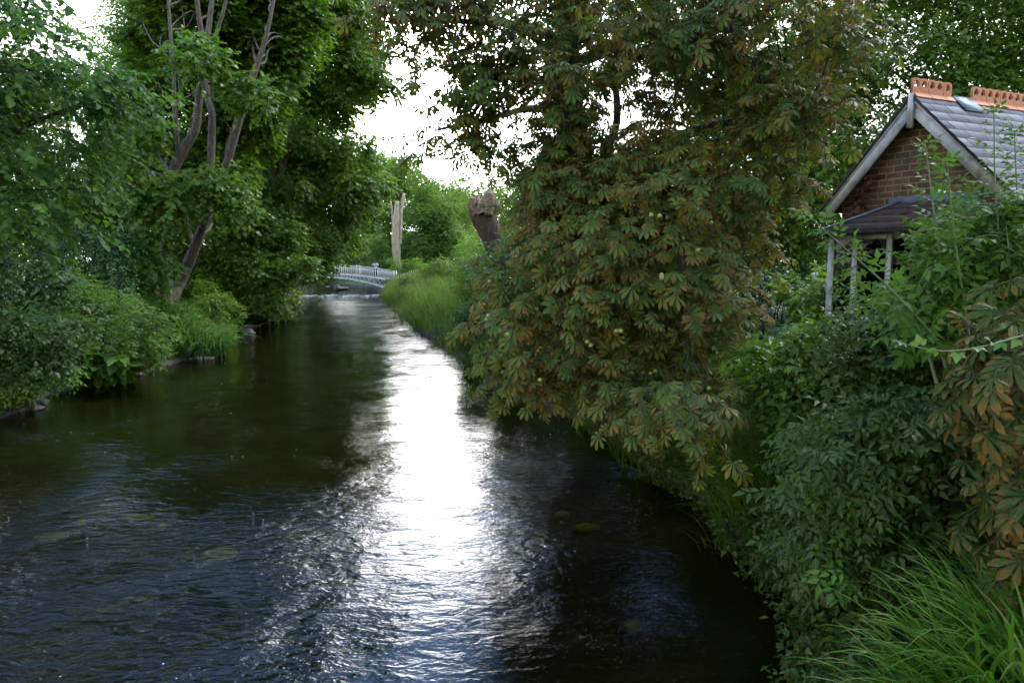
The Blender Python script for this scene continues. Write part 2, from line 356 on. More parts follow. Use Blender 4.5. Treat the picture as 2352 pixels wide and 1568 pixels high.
bed_c = mixc(nt, ramp(nt, [(0, G(.012, .010, .004)), (.5, G(.026, .020, .007)), (1, G(.055, .04, .014))], bed_n.outputs['Color']).outputs[0],
             ramp(nt, [(.42, G(.007, .006, .003)), (.62, G(.035, .028, .010))], noise(nt, g.outputs['Position'], .9, 4)).outputs[0], .55)
fz = ramp(nt, [(.50, (0, 0, 0)), (.54, (1, 1, 1))], mth(nt, 'ADD', mth(nt, 'MULTIPLY', sx.outputs[2], .25), .43)).outputs[0]
fb = mth(nt, 'GREATER_THAN', sx.outputs[2], -.05)
col = mixc(nt, bed_c, mixc(nt, earth_c, grass_c, fz), fb)
p = N(nt, 'ShaderNodeBsdfPrincipled'); p.inputs['Roughness'].default_value = .9; L.new(col, p.inputs['Base Color'])
L.new(bump(nt, noise(nt, g.outputs['Position'], 9, 6), .06), p.inputs['Normal'])
o = N(nt, 'ShaderNodeOutputMaterial'); L.new(p.outputs[0], o.inputs[0]); M['ground'] = m
gr = mk('ground', np.stack([XX.ravel(), YY.ravel(), ZZ.ravel()], 1), np.stack([ii, ii+1, ii+nx+1, ii+nx], 1), M['ground'], smooth=True)
tag(gr, 'earth banks, lawn and stony bed of the river', kind='structure')

# water
m, nt, nd, L = newmat('river water'); g = N(nt, 'ShaderNodeNewGeometry'); P0 = g.outputs['Position']
def mapped(scale, rot=0):
    q = N(nt, 'ShaderNodeMapping'); q.inputs['Scale'].default_value = scale; q.inputs['Rotation'].default_value = (0, 0, rot); L.new(P0, q.inputs['Vector']); return q.outputs[0]
amp = ramp(nt, [(.38, (.45, .45, .45)), (.62, (1, 1, 1))], noise(nt, mapped((.22, .10, 1), .25), 1.0, 3)).outputs[0]
sx = N(nt, 'ShaderNodeSeparateXYZ'); L.new(P0, sx.inputs[0])
near = ramp(nt, [(0.25, (1, 1, 1)), (.6, (.62, .62, .62)), (1.0, (.42, .42, .42))], mth(nt, 'MULTIPLY', sx.outputs[1], .05)).outputs[0]
def dist_noise(scale, mp, dt, ds):
    n = N(nt, 'ShaderNodeTexNoise'); n.inputs['Scale'].default_value = scale; n.inputs['Detail'].default_value = dt; n.inputs['Distortion'].default_value = ds; L.new(mp, n.inputs['Vector']); return n.outputs['Fac']
h = mth(nt, 'MULTIPLY', dist_noise(1.1, mapped((1, 1.5, 1), .3), 2, .6), .016)
h = mth(nt, 'ADD', h, mth(nt, 'MULTIPLY', dist_noise(3.6, mapped((1, 1.9, 1), -.2), 3, .9), .0095))
h = mth(nt, 'ADD', h, mth(nt, 'MULTIPLY', dist_noise(13, mapped((1, 1.7, 1), .15), 3, 1.2), .0027))
nl = mth(nt, 'MULTIPLY', ramp(nt, [(.34, (1, 1, 1)), (.56, (0, 0, 0))], mth(nt, 'MULTIPLY', sx.outputs[1], .05)).outputs[0], ramp(nt, [(.20, (1, 1, 1)), (.36, (0, 0, 0))], mth(nt, 'ADD', mth(nt, 'MULTIPLY', sx.outputs[0], .08), .5)).outputs[0])
h = mth(nt, 'MULTIPLY', h, mth(nt, 'ADD', mth(nt, 'MULTIPLY', nl, 1.3), 1.0))
rif = ramp(nt, [(.27, (0, 0, 0)), (.36, (1, 1, 1)), (.60, (1, 1, 1)), (.74, (.25, .25, .25))], mth(nt, 'MULTIPLY', sx.outputs[1], .01)).outputs[0]
h = mth(nt, 'MULTIPLY', h, mth(nt, 'ADD', mth(nt, 'MULTIPLY', rif, 1.6), 1.0))
swirl = ramp(nt, [(.42, (.55, .55, .55)), (.60, (1.5, 1.5, 1.5))], noise(nt, mapped((.5, .32, 1), .5), 1.0, 2)).outputs[0]
h = mth(nt, 'MULTIPLY', h, swirl)
h = mth(nt, 'MULTIPLY', h, mth(nt, 'MULTIPLY', mth(nt, 'MULTIPLY', amp, near), 3.0))
nrm = bump(nt, h, 1.0)
gl = N(nt, 'ShaderNodeBsdfGlossy'); gl.inputs['Roughness'].default_value = .03; L.new(nrm, gl.inputs['Normal'])
tr = N(nt, 'ShaderNodeBsdfTransparent'); tr.inputs[0].default_value = (.30, .33, .16, 1)
fr = N(nt, 'ShaderNodeFresnel'); fr.inputs[0].default_value = 1.34; L.new(nrm, fr.inputs['Normal'])
x = N(nt, 'ShaderNodeMixShader'); L.new(fr.outputs[0], x.inputs[0]); L.new(tr.outputs[0], x.inputs[1]); L.new(gl.outputs[0], x.inputs[2])
o = N(nt, 'ShaderNodeOutputMaterial'); L.new(x.outputs[0], o.inputs[0]); M['water'] = m
wy = np.linspace(-40, 400, 111); wv = []
for y in wy: wv += [(XL(y)-1.0, y, 0), (XR(y)+1.0, y, 0)]
wi = np.arange(len(wy)-1)*2
tag(mk('water', wv, np.stack([wi, wi+1, wi+3, wi+2], 1), M['water']), 'dark rippled river water', kind='structure')

# ------------------------------------------------------------------ grass and blades
def blades(base, az, length, width, bend, lean, rows=6):
    """curved grass blades; bend 0..1.6 = how far the tip falls over"""
    n = len(base); t = np.linspace(0, 1, rows); H = np.stack([np.cos(az), np.sin(az), np.zeros(n)], 1); S = np.stack([-np.sin(az), np.cos(az), np.zeros(n)], 1)
    th = lean[:, None]+bend[:, None]*t[None]**1.4                       # angle from vertical along the blade
    dx, dz = np.sin(th)*length[:, None]/(rows-1), np.cos(th)*length[:, None]/(rows-1)
    cx = np.concatenate([np.zeros((n, 1)), np.cumsum(dx[:, :-1], 1)], 1); cz = np.concatenate([np.zeros((n, 1)), np.cumsum(dz[:, :-1], 1)], 1)
    Pc = base[:, None]+cx[..., None]*H[:, None]+cz[..., None]*UP
    w = width[:, None]*(1-t[None]**2.2)*.5+.0006
    nrmv = np.cos(th)[..., None]*H[:, None]-np.sin(th)[..., None]*UP
    V = np.stack([Pc-S[:, None]*w[..., None]+nrmv*w[..., None]*-.35, Pc+nrmv*w[..., None]*.25, Pc+S[:, None]*w[..., None]+nrmv*w[..., None]*-.35], 2)
    k = rows*3; f = []
    for i in range(rows-1):
        b = i*3; f += [(b, b+1, b+4, b+3), (b+1, b+2, b+5, b+4)]
    F = (np.arange(n)[:, None, None]*k+np.array(f)[None]).reshape(-1, 4)
    A = np.empty((n, rows, 3, 3)); A[..., 0] = np.array([-1, .3, 1]); A[..., 1] = t[None, :, None]; A[..., 2] = rs.rand(n)[:, None, None]
    return V.reshape(-1, 3), F, A.reshape(-1, 3)
def tuft(name, label, cat, c, r, n, length, width, mat, bend=(.5, 1.5), az0=None, azs=math.pi, group=None, base_z=None):
    a = rs.rand(n)*2*np.pi; q = r*np.sqrt(rs.rand(n)); B = np.stack([c[0]+q*np.cos(a), c[1]+q*np.sin(a), np.zeros(n)], 1)
    B[:, 2] = (gz(B[:, 0], B[:, 1])-.03) if base_z is None else base_z
    az = (a+rs.normal(size=n)*.6) if az0 is None else az0+rs.normal(size=n)*azs
    root = thing(name, label, cat, (c[0], c[1], float(gz(c[0], c[1]))), group); lv = Leaves()
    lv.add(*blades(B, az, length*(.55+.6*rs.rand(n)), width*(.6+.7*rs.rand(n)), bend[0]+(bend[1]-bend[0])*rs.rand(n), .08+.3*rs.rand(n), 10))
    lv.build('blades', M[mat], root); return root
def polyplant(name, label, cat, poly, Y0, Y1, nb, br, total, k, leaf, slen, kind, mat, stems=None, base=None, group=None, extra=None, **kw):
    C = poly_points(poly, nb, Y0, Y1)
    if extra is not None: C = np.concatenate([C, extra])
    C[:, 2] = np.maximum(C[:, 2], gz(C[:, 0], C[:, 1])+br[0]*.6)
    R = br[0]+(br[1]-br[0])*rs.rand(len(C)); mean = C.mean(0)
    if stems is None:
        b = np.array(base if base is not None else [mean[0], mean[1]+.3])
        while gz(b[0], b[1]) < .25: b[0] += .2 if b[0] > (XL(b[1])+XR(b[1]))/2 else -.2
        b = np.array([b[0], b[1], float(gz(b[0], b[1]))-.05])
        top = np.percentile(C[:, 2], 80); hgt = top-b[2]; r = max(.03, hgt*.022)
        mx = np.array([mean[0], mean[1], b[2]+hgt*.55]); tx = np.array([mean[0], mean[1], top])
        stems = [([b, b*.6+mx*.4+rs.normal(size=3)*.03*hgt*[1, 1, 0], mx, tx], [r, r*.8, r*.6, r*.2])]
        if cat == 'shrub':
            for q in range(5):
                e = C[rs.randint(len(C))]; stems.append(([b+rs.normal(size=3)*[.15, .15, 0], (b+e)/2+UP*.2, e], [r*.6, r*.45, r*.15]))
    cen = kw.pop('centre', [mean[0], mean[1], mean[2]-np.ptp(C[:, 2])*.3])
    return plant(name, label, cat, stems, C, R, total//k, k, leaf, slen, kind, mat, group=group, base=stems[0][0][0], centre=cen, **kw)
def px_stem(pts, Y, w, grow=True):
    """trunk line: photo points at depth Y, widths in photo pixels, run down into the ground at its first point"""
    P = [at(x, y, Y+dy) for x, y, dy in pts]; R = [v*Y/F_/2*(.8 if Y > 27 and Y < 50 else 1) for v in w]
    if grow:
        b = P[0].copy(); d = P[1]-P[0]; g = float(gz(b[0], b[1])); q = b-UP*max(0, b[2]-g+.1); q[:2] -= d[:2]/max(d[2], .3)*max(0, b[2]-g)*.5
        P = [q]+P; R = [R[0]*1.25]+R
    return P, R

# ================================================================== LEFT BANK TREES
# leaning pair of grey stemmed maples
sA = [px_stem([(383, 560, 0), (390, 480, 0), (394, 405, 0), (420, 346, 0), (448, 296, 0), (457, 226, 0), (466, 150, 0), (480, 60, 0), (500, -120, .5)], 28.5, [34, 32, 30, 29, 26, 22, 19, 15, 9]),
      px_stem([(396, 400, 0), (408, 345, 0), (401, 250, 0), (399, 174, .2), (389, 40, .4), (380, -100, .5)], 28.5, [16, 14, 12, 10, 9, 5], False),
      px_stem([(375, 385, 0), (355, 345, 0), (335, 310, -.2), (320, 240, -.3)], 28.5, [10, 9, 7, 4], False),
      px_stem([(462, 200, 0), (487, 120, 0), (499, 70, 0), (517, 10, 0), (540, -120, 0)], 28.5, [13, 13, 11, 9, 5], False)]
polyplant('maple_tree', 'multi-stemmed grey maple whose upright trunk splits into a fan of bare stems', 'tree',
          [(250, 250), (320, 60), (330, -260), (560, -300), (580, 60), (520, 240), (480, 420), (420, 520), (330, 450), (240, 380)], 31.5, 37, 85, (.8, 1.3), 80000, 6, .2, .6, 'maple', 'maple',
          stems=sA, bark='bark_grey', extra=np.array([at(x, y, 27) for x, y in ((452, 130), (330, 420), (370, 470), (335, 540), (330, 600), (300, 300))]), thick=.8)
sB = [px_stem([(392, 692, -.5), (415, 645, 0), (438, 592, 0), (460, 535, 0), (477, 487, 0), (483, 400, 0), (485, 350, 0), (487, 262, 0), (477, 226, .2), (467, 110, .4), (452, 0, .5), (440, -140, .5)], 29.5, [38, 34, 32, 27, 24, 22, 22, 20, 19, 16, 13, 8]),
      px_stem([(500, 430, 0), (525, 362, 0), (542, 297, 0), (555, 255, 0), (586, 160, 0), (600, 120, 0), (618, 55, 0), (640, -60, .3)], 30.5, [22, 24, 26, 23, 18, 14, 11, 6], False),
      px_stem([(477, 500, .3), (500, 430, .8)], 29.7, [22, 22], False)]
polyplant('maple_tree', 'leaning grey maple with its scarred trunk rising out of the bank above the sword-leaved clump', 'tree',
          [(480, 30), (600, -280), (760, -220), (720, 60), (650, 260), (590, 420), (470, 560), (430, 470), (500, 300)], 33, 39, 75, (.8, 1.2), 70000, 6, .2, .6, 'maple', 'maple',
          stems=sB, bark='bark_grey', extra=np.array([at(x, y, 28) for x, y in ((570, 210), (470, 425), (520, 420), (540, 480))]), thick=.8)
sC = [px_stem([(572, 655, 0), (590, 590, 0), (606, 529, 0), (620, 470, 0), (627, 385, 0), (623, 313, 0), (640, 200, .4), (660, 60, .6), (670, -100, .6)], 44, [26, 26, 28, 26, 22, 18, 13, 9, 5]),
      px_stem([(638, 420, 0), (652, 370, 0), (665, 303, 0), (685, 200, 0), (706, 101, .2), (732, 60, .2), (760, 20, .3), (790, -60, .4)], 44, [20, 20, 18, 14, 13, 11, 10, 5], False)]
polyplant('maple_tree', 'tall maple with yellowing keys whose crown edges the white gap of sky', 'tree',
          [(600, -160), (740, -220), (850, -60), (838, 60), (860, 150), (800, 260), (845, 330), (850, 430), (790, 560), (700, 600), (600, 560), (560, 420), (620, 200)], 45, 52, 125, (1.0, 1.6), 105000, 6, .23, .7, 'maple', 'ash',
          stems=sC, bark='bark_grey', extra=np.array([at(x, y, 42.5) for x, y in ((600, 430), (640, 470), (590, 330), (700, 300), (680, 420), (570, 500), (640, 560), (875, 190), (850, 165), (780, 40), (800, 100), (760, 0), (810, 30), (740, 80), (790, 160), (760, 130), (800, 200))]), thick=.8)
polyplant('overhanging_tree', 'broad tree whose low skirt of branches dips towards the water past the dark rock', 'tree',
          [(500, 500), (600, 470), (690, 540), (720, 600), (668, 650), (660, 700), (600, 728), (545, 735), (520, 660), (480, 600)], 37, 44, 60, (.55, .95), 46000, 6, .17, .6, 'maple', 'maple', base=(-17.2, 40.5), lean=(.3, -.2, -.1))
polyplant('overhanging_tree', 'tree hanging over the near rail of the white footbridge', 'tree',
          [(700, 380), (830, 330), (870, 420), (868, 480), (835, 540), (826, 600), (812, 605), (792, 560), (750, 590), (735, 618), (690, 640), (640, 610), (640, 480)], 58, 68, 105, (.7, 1.3), 60000, 6, .21, .8, 'maple', 'ash', base=(-25, 64), lean=(.3, -.2, -.1))
polyplant('lime_tree', 'near tree of broad heart-shaped leaves reaching in from the left frame edge', 'tree',
          [(-420, -20), (40, -30), (130, 60), (240, 160), (330, 250), (230, 300), (215, 420), (270, 560), (320, 640), (270, 690), (180, 620), (-50, 560), (-420, 500)], 12.0, 15.5, 85, (.45, .75), 17000, 7, .125, .6, 'heart', 'lime',
          base=(-15.5, 13.6), twig=True, lean=(.55, -.3, -.2), droop=.35, thick=.8)
polyplant('lime_tree', 'pale sunlit tree behind the near heart-leaved one, sky showing through its top', 'tree',
          [(-250, 120), (60, 150), (190, 190), (330, 140), (350, 420), (250, 560), (-250, 600)], 36, 46, 75, (1.0, 1.7), 70000, 6, .23, .8, 'ovate', 'ash', base=(-27, 42))
polyplant('background_tree', 'yellow-green tree top seen between the near leaves and the bare stems', 'tree',
          [(180, 60), (330, -60), (420, 60), (420, 260), (240, 260)], 50, 60, 34, (1.2, 2.0), 16000, 6, .26, .9, 'ovate', 'far', base=(-33, 56))
polyplant('background_tree', 'dark tree filling the shade between the leaning trunks', 'tree',
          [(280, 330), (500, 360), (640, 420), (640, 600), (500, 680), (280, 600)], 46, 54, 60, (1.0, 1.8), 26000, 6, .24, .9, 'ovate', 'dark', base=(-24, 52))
polyplant('background_tree', 'leafy tree filling the view behind the leaning maples low on the left bank', 'tree', [(200, 420), (460, 420), (560, 520), (540, 660), (200, 640)], 38, 44, 50, (.9, 1.5), 24000, 6, .2, .8, 'ovate', 'ash', base=(-22, 43))

polyplant('background_tree', 'tall tree making a leafy wall behind the bare grey stems', 'tree', [(250, 40), (300, -220), (800, -230), (815, 60), (780, 160), (800, 300), (300, 340)], 54, 64, 90, (1.4, 2.4), 52000, 6, .27, 1.0, 'ovate', 'ash', base=(-25, 60))
# left bank shrubs
def shrub(label, poly, Y0, Y1, nb, total, leaf, kind, mat, name='shrub', br=(.28, .5), k=5, slen=.34, **kw):
    return polyplant(name, label, 'shrub', poly, Y0, Y1, nb, br, total, k, leaf, slen, kind, mat, thick=.6, maxl=14, crown='foliage', trunk='stem', **kw)
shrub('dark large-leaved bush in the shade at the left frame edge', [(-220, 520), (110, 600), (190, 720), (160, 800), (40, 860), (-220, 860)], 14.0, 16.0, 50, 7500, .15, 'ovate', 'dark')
shrub('bright nettle-like patch above the water at the far left', [(-120, 800), (120, 790), (185, 850), (150, 905), (60, 925), (-120, 935)], 15.6, 17.2, 32, 6000, .10, 'ovate', 'bank', name='nettle_patch', br=(.2, .34))
shrub('mounded bramble bank under the drooping heart-shaped leaves', [(150, 640), (310, 690), (390, 760), (350, 810), (240, 850), (160, 800)], 19.5, 22.5, 50, 10000, .10, 'ternate', 'bank', name='bramble_bush')
shrub('low leafy bush at the foot of the leaning trunk', [(250, 660), (350, 690), (460, 715), (470, 745), (380, 780), (300, 740)], 25.5, 28.0, 45, 10500, .12, 'ovate', 'bank')
shrub('light green bush behind the sword-leaved clump', [(470, 650), (545, 690), (535, 750), (490, 775), (450, 730)], 31, 35, 26, 6500, .13, 'ovate', 'ash')
shrub('small-leaved hawthorn in deep shade beyond the bramble mound', [(100, 520), (300, 560), (320, 650), (280, 690), (120, 660)], 24, 28, 45, 12000, .12, 'ovate', 'dark', br=(.4, .7))
shrub('trailing burdock with big pale leaves at the waterline', [(195, 800), (300, 810), (330, 840), (260, 868), (190, 880)], 19.6, 20.8, 14, 420, .3, 'heart', 'elder', name='burdock', br=(.2, .3), k=3)
shrub('low bright watercress cushion beside the dark rock', [(490, 765), (525, 745), (532, 775), (505, 790)], 31.5, 33.5, 14, 3500, .10, 'ovate', 'yellow', name='cress_cushion', br=(.15, .25))
cI = at(440, 815, 26.2)
tuft('iris_clump', 'clump of long arching sword leaves at the water edge under the leaning trunk', 'water plant', (cI[0]+.35, 26.0), .95, 420, 2.1, .06, 'iris', bend=(1.0, 2.4), az0=-.6, azs=1.0)
for i, (px, py, lb) in enumerate([(60, 935, 'grass tuft at the water edge below the nettle patch'), (190, 890, 'grass tuft beside the big pale burdock leaves'), (350, 836, 'grass tuft overhanging the bank below the bramble mound')]):
    d = ray(px, py); t = -3.5/d[2]; tuft('grass_tuft', lb, 'grass tuft', (d[0]*t-.35, d[1]*t+.1), .55, 170, .75, .016, 'grass', bend=(.4, 1.6), group='grass tufts along the left waterline')
# driftwood and stones
def log(name, label, a, b, r, mat, cat='driftwood'):
    a, b = np.array(a, float), np.array(b, float); mb = MB(); mid = (a+b)/2+UP*r*.4
    mb.tube(*smooth_path([a, a*.7+b*.3+rs.normal(size=3)*r*.5, mid, b], [r*.8, r, r*.85, r*.4], 4), 9, rough=.15)
    mb.tube(*smooth_path([mid, mid+(b-a)*.12+UP*r*2.2+rs.normal(size=3)*r, mid+(b-a)*.25+UP*r*3], [r*.4, r*.25, r*.1], 3), 6)
    return tag(mb.build(name, M[mat], smooth=True), label, cat)
log('driftwood', 'pale broken log lying on the water edge below the sword leaves', at(420, 832, 25.2), at(492, 822, 25.4), .13, 'bark_dead')
log('driftwood', 'dark sodden log beneath the sword leaves', at(395, 834, 25.0), at(455, 836, 24.8), .16, 'bark_dark')
log('driftwood', 'thin dead branch floating beyond the dark rock', at(545, 750, 38.2), at(640, 751, 38.5), .07, 'bark_dead')
def rock(name, label, c, s, mat, cat='rock', sub=3, seed=0, group=None):
    bm = bmesh.new(); bmesh.ops.create_icosphere(bm, subdivisions=sub, radius=1); ph = rs.rand(6)*6
    for v in bm.verts:
        p = v.co; k = 1+.16*math.sin(2.1*p.x+ph[0])+.13*math.sin(3.3*p.y+ph[1])+.1*math.sin(4.7*p.z+2.5*p.x+ph[2])+.05*math.sin(9*p.x+7*p.y+ph[3]); v.co = Vector((p.x*s[0]*k, p.y*s[1]*k, p.z*s[2]*k))
    me = bpy.data.meshes.new(name); bm.to_mesh(me); bm.free(); me.materials.append(M[mat]); o = bpy.data.objects.new(name, me); COL.objects.link(o)
    for f in me.polygons: f.use_smooth = True
    o.location = Vector([float(q) for q in c]); o.rotation_euler = (0, 0, rs.rand()*6); return tag(o, label, cat, group)
rock('rock', 'dark wet rock standing in the water by the left bank', at(569, 766, 34.5), (.42, .3, .2), 'stone')
rock('rock', 'rounded brown boulder breaking the weir below the footbridge', at(774, 662, 72), (.36, .4, .38), 'stone')
rock('rock', 'long low boulder beside the rounded one on the weir', at(787, 663, 72), (.62, .4, .22), 'stone')
for i, (px, py, sx_, sy_, lb) in enumerate([(500, 1275, .30, .2, 'large tan stone on the river bed in clear water'), (310, 1190, .24, .13, 'small bright yellow stone under the water near the left'), (200, 1195, .26, .15, 'flat olive stone under the water left of the yellow one'),
        (430, 1278, .10, .08, 'pebble beside the large tan stone'), (110, 1235, .24, .14, 'dim olive stone furthest to the left under water'), (380, 1212, .26, .13, 'flat dim stone behind the large tan stone'),
        (1355, 1213, .20, .11, 'brown stone under the shaded water near the right bank'), (1290, 1185, .13, .09, 'small dark stone behind the brown one in the shaded water'), (1455, 1440, .13, .08, 'orange pebble under the shaded water at the bottom'), (1240, 1250, .2, .12, 'dull stone at the edge of the bright reflection')]):
    d = ray(px, py); t = (-.42-3.5)/d[2]; q = np.array([0, 0, EYE])+d*t; q[2] = float(gz(q[0], q[1]))+.015
    d2 = ray(px, py); t = (q[2]-3.5)/d2[2]; q = np.array([0, 0, EYE])+d2*t
    rock('river_stone', lb, q, (sx_*1.1, sy_*1.3, .06), 'stone_bed', 'stone', 2, group='stones on the river bed')

for i in range(9):
    y = rs.uniform(16.5, 25); rock('rock', 'small muddy stone half sunk along the left waterline', (XL(y)+rs.uniform(-.15, .25), y, .02), (.12+.12*rs.rand(), .1+.1*rs.rand(), .09), 'stone', 'rock', 2, group='muddy stones along the left waterline')
# ================================================================== FOOTBRIDGE
YB = 75.0; bx = lambda px: (px-1176)/F_*YB
br_ = thing('footbridge', 'white iron footbridge with lattice arch crossing the river', 'bridge', (-19.7, YB, 0))
xc, hw = -19.7, 6.4; W = 1.5
deckz = lambda x: 2.06-.55*((x-xc)/hw)**2
archz = lambda x: 1.72-1.12*((x-xc)/hw)**2
xs = np.linspace(xc-hw, xc+hw, 25); mb = MB()
for a, b in zip(xs[:-1], xs[1:]): mb.bar((a, YB+W/2, deckz(a)), (b, YB+W/2, deckz(b)), W, .1)
mb.build('deck', plain('weathered deck boards', [G(.16, .13, .10), G(.3, .26, .22)], 4, .8, .01), br_)
for side in (0, W):
    y = YB+side+(-.06 if side == 0 else .06); mb = MB()
    for a, b in zip(xs[:-1], xs[1:]):
        mb.bar((a, y, deckz(a)-.02), (b, y, deckz(b)-.02), .07, .13); mb.bar((a, y, archz(a)), (b, y, archz(b)), .09, .16)
    for sgn in (-1, 1):
        cells = []; d = 6.2
        while d > 1.2: h = deckz(xc+d)-archz(xc+d); cells.append((d, d-h*.75)); d -= h*.75
        for d0, d1 in cells:
            a, b = xc+sgn*d0, xc+sgn*d1
            mb.bar((a, y, archz(a)), (b, y, deckz(b)), .045, .05, up=(0, 1, 0)); mb.bar((a, y+.02, deckz(a)), (b, y+.02, archz(b)), .045, .05, up=(0, 1, 0))
    gd = mb.build('lattice_girder', M['white_metal'], br_)
    mb = MB(); fx = np.arange(xc-hw-.4, xc+hw+1.05, .21); hz_ = lambda x: max(deckz(x), deckz(xc+hw)-.18)
    for j, xq in enumerate(fx):
        mb.bar((xq, y, hz_(xq)), (xq, y, hz_(xq)+.94), .038, .038, up=(0, 1, 0))
    for off in (.12, .72):
        for a, b in zip(fx[:-1], fx[1:]): mb.bar((a, y, hz_(a)+off), (b, y, hz_(b)+off), .03, .035)
    rl = mb.build('railing', M['white_metal'], br_); mb = MB()
    for a, b in zip(fx[:-1], fx[1:]): mb.bar((a, y, hz_(a)+.97), (b, y, hz_(b)+.97), .075, .05)
    mb.build('handrail', M['white'], rl)
    for xq in np.linspace(xc-hw, xc+hw+.9, 8):
        mb = MB(); mb.bar((xq, y+.05, hz_(xq)-.1), (xq, y+.05, hz_(xq)+1.06), .08, .08, up=(0, 1, 0)); mb.build('post', M['white_metal'], rl)
for sgn in (-1, 1):
    mb = MB(); mb.box((xc+sgn*(hw+.28), YB+W/2, .25), ((1, 0, 0), (0, 1, 0), UP), (.34, W/2+.25, .55)); mb.build('abutment', M['stone'], br_)
# wooden paling fence past the bridge end
fe = thing('paling_fence', 'weathered paling fence running on from the end of the footbridge', 'fence', (-11.5, YB+.3, 1.1)); mb = MB()
pts = [(-12.0+i*.22, YB+.3+.10*i) for i in range(22)]
pal = MB()
for i, (xq, yq) in enumerate(pts):
    z = float(gz(xq, yq)); pal.bar((xq, yq, z-.05), (xq, yq, z+1.15+.06*rs.rand()), .09, .03, up=(0, 1, 0))
pal.build('palings', M['bark_dead'], fe)
for hgt in (.35, .9): mb.bar((pts[0][0], pts[0][1]+.04, 1.25+hgt-.1), (pts[-1][0], pts[-1][1]+.04, 1.25+hgt-.1), .05, .08)
mb.build('rails', M['bark_dead'], fe)

# ================================================================== PEOPLE
def flat(name, c, rough=.75): return plain(name, [tuple(x*.8 for x in c), c], 9, rough, .0)
def skin_chain(name, nodes, edges, mat, parent, root=0):
    me = bpy.data.meshes.new(name); me.from_pydata([n[:3] for n in nodes], edges, []); me.materials.append(mat)
    o = bpy.data.objects.new(name, me); COL.objects.link(o); o.parent = parent
    md = o.modifiers.new('Skin', 'SKIN'); md.use_smooth_shade = True
    for i, n in enumerate(nodes): me.skin_vertices[0].data[i].radius = n[3] if isinstance(n[3], tuple) else (n[3], n[3]); me.skin_vertices[0].data[i].use_root = i == root
    s = o.modifiers.new('Sub', 'SUBSURF'); s.levels = s.render_levels = 2; return o
def person(label, loc, rz, top, legs, skin, hair, pose='lean', group=None):
    t = thing('person', label, 'person', loc, group, rz); ms = flat('skin', skin); bend = .16 if pose == 'lean' else .02
    hipz, sh = .92, 1.42
    el, wr = ((.33, -.02, 1.16), (.27, -.30, 1.06)) if pose == 'lean' else ((.25, 0, 1.14), (.25, -.08, .9))
    B = [(0, 0, hipz, (.15, .11)), (0, -bend*.4, 1.16, (.14, .1)), (0, -bend, sh-.06, (.17, .105)), (0, -bend-.01, 1.51, .06), (0, -bend-.03, 1.60, (.075, .09)), (0, -bend-.035, 1.70, (.072, .088))]
    E = [(0, 1), (1, 2), (2, 3), (3, 4), (4, 5)]
    for s in (-1, 1):
        k = len(B); B += [(s*.2, -bend, sh-.03, .065), (s*el[0], el[1]-bend, el[2], .046), (s*wr[0], wr[1]-bend*.5, wr[2], .033), (s*(wr[0]-.02), wr[1]-.09-bend*.5, wr[2]-.04, (.04, .02))]
        E += [(2, k), (k, k+1), (k+1, k+2), (k+2, k+3)]
        k = len(B); B += [(s*.1, 0, .82, .09), (s*.115, -.03, .48, .062), (s*.12, .02, .09, .045), (s*.13, -.12, .035, (.045, .035))]; E += [(0, k), (k, k+1), (k+1, k+2), (k+2, k+3)]
    skin_chain('body', B, E, ms, t)
    Sn = [(0, 0, hipz-.1, (.185, .14)), (0, -bend*.4, 1.16, (.175, .13)), (0, -bend, sh-.05, (.195, .13)), (0, -bend-.01, 1.47, .075)]; Es = [(0, 1), (1, 2), (2, 3)]
    for s in (-1, 1):
        k = len(Sn); Sn += [(s*.21, -bend, sh-.03, .085), (s*(el[0]*.9+.02), el[1]*.8-bend, el[2]+.06, .07)]; Es += [(2, k), (k, k+1)]
    skin_chain('shirt', Sn, Es, flat('shirt cloth', top), t)
    Tn = [(0, 0, hipz-.02, (.165, .125))]; Et = []
    for s in (-1, 1):
        k = len(Tn); Tn += [(s*.1, 0, .80, .105), (s*.115, -.03, .48, .078), (s*.12, .015, .13, .062)]; Et += [(0, k), (k, k+1), (k+1, k+2)]
    skin_chain('trousers', Tn, Et, flat('trouser cloth', legs), t)
    skin_chain('hair', [(0, -bend-.01, 1.715, (.078, .09)), (0, -bend+.02, 1.65, (.074, .07))], [(0, 1)], flat('hair', hair), t)
    mb = MB(); hc = np.array([0, -bend-.12, 1.645]); mb.box(hc, ((1, 0, 0), (0, 1, 0), UP), (.012, .018, .025)); fm = flat('face', tuple(c*.8 for c in skin)); mb.build('nose', fm, t, local=True)
    for nm, pos, hs in (('eye', (-.03, .012, .03), (.01, .006, .005)), ('eye', (.03, .012, .03), (.01, .006, .005)), ('ear', (-.085, .09, .01), (.008, .02, .03)), ('ear', (.085, .09, .01), (.008, .02, .03)), ('mouth', (0, .01, -.045), (.025, .006, .005))):
        mb = MB(); mb.box(hc+pos, ((1, 0, 0), (0, 1, 0), UP), hs); mb.build(nm, fm, t, local=True)
    return t
xp = bx(862.5)
person('person in a loose white shirt and dark trousers leaning on the footbridge rail', (xp, YB+.42, deckz(xp)+.05), 0, (.70, .78, .88), (.03, .03, .04), (.09, .05, .035), (.012, .01, .01))
pg = at(1706, 640, 40); person('person in a bright pink top beyond the white rose hedge', (pg[0], 40, float(gz(pg[0], 40))), .6, (.75, .06, .16), (.05, .06, .1), (.4, .25, .18), (.10, .06, .03), 'stand')
pg = at(1741, 640, 41); person('person in a grey-blue top beyond the white rose hedge', (pg[0], 41, float(gz(pg[0], 41))), -.7, (.15, .2, .24), (.04, .04, .05), (.3, .2, .15), (.03, .02, .015), 'stand')

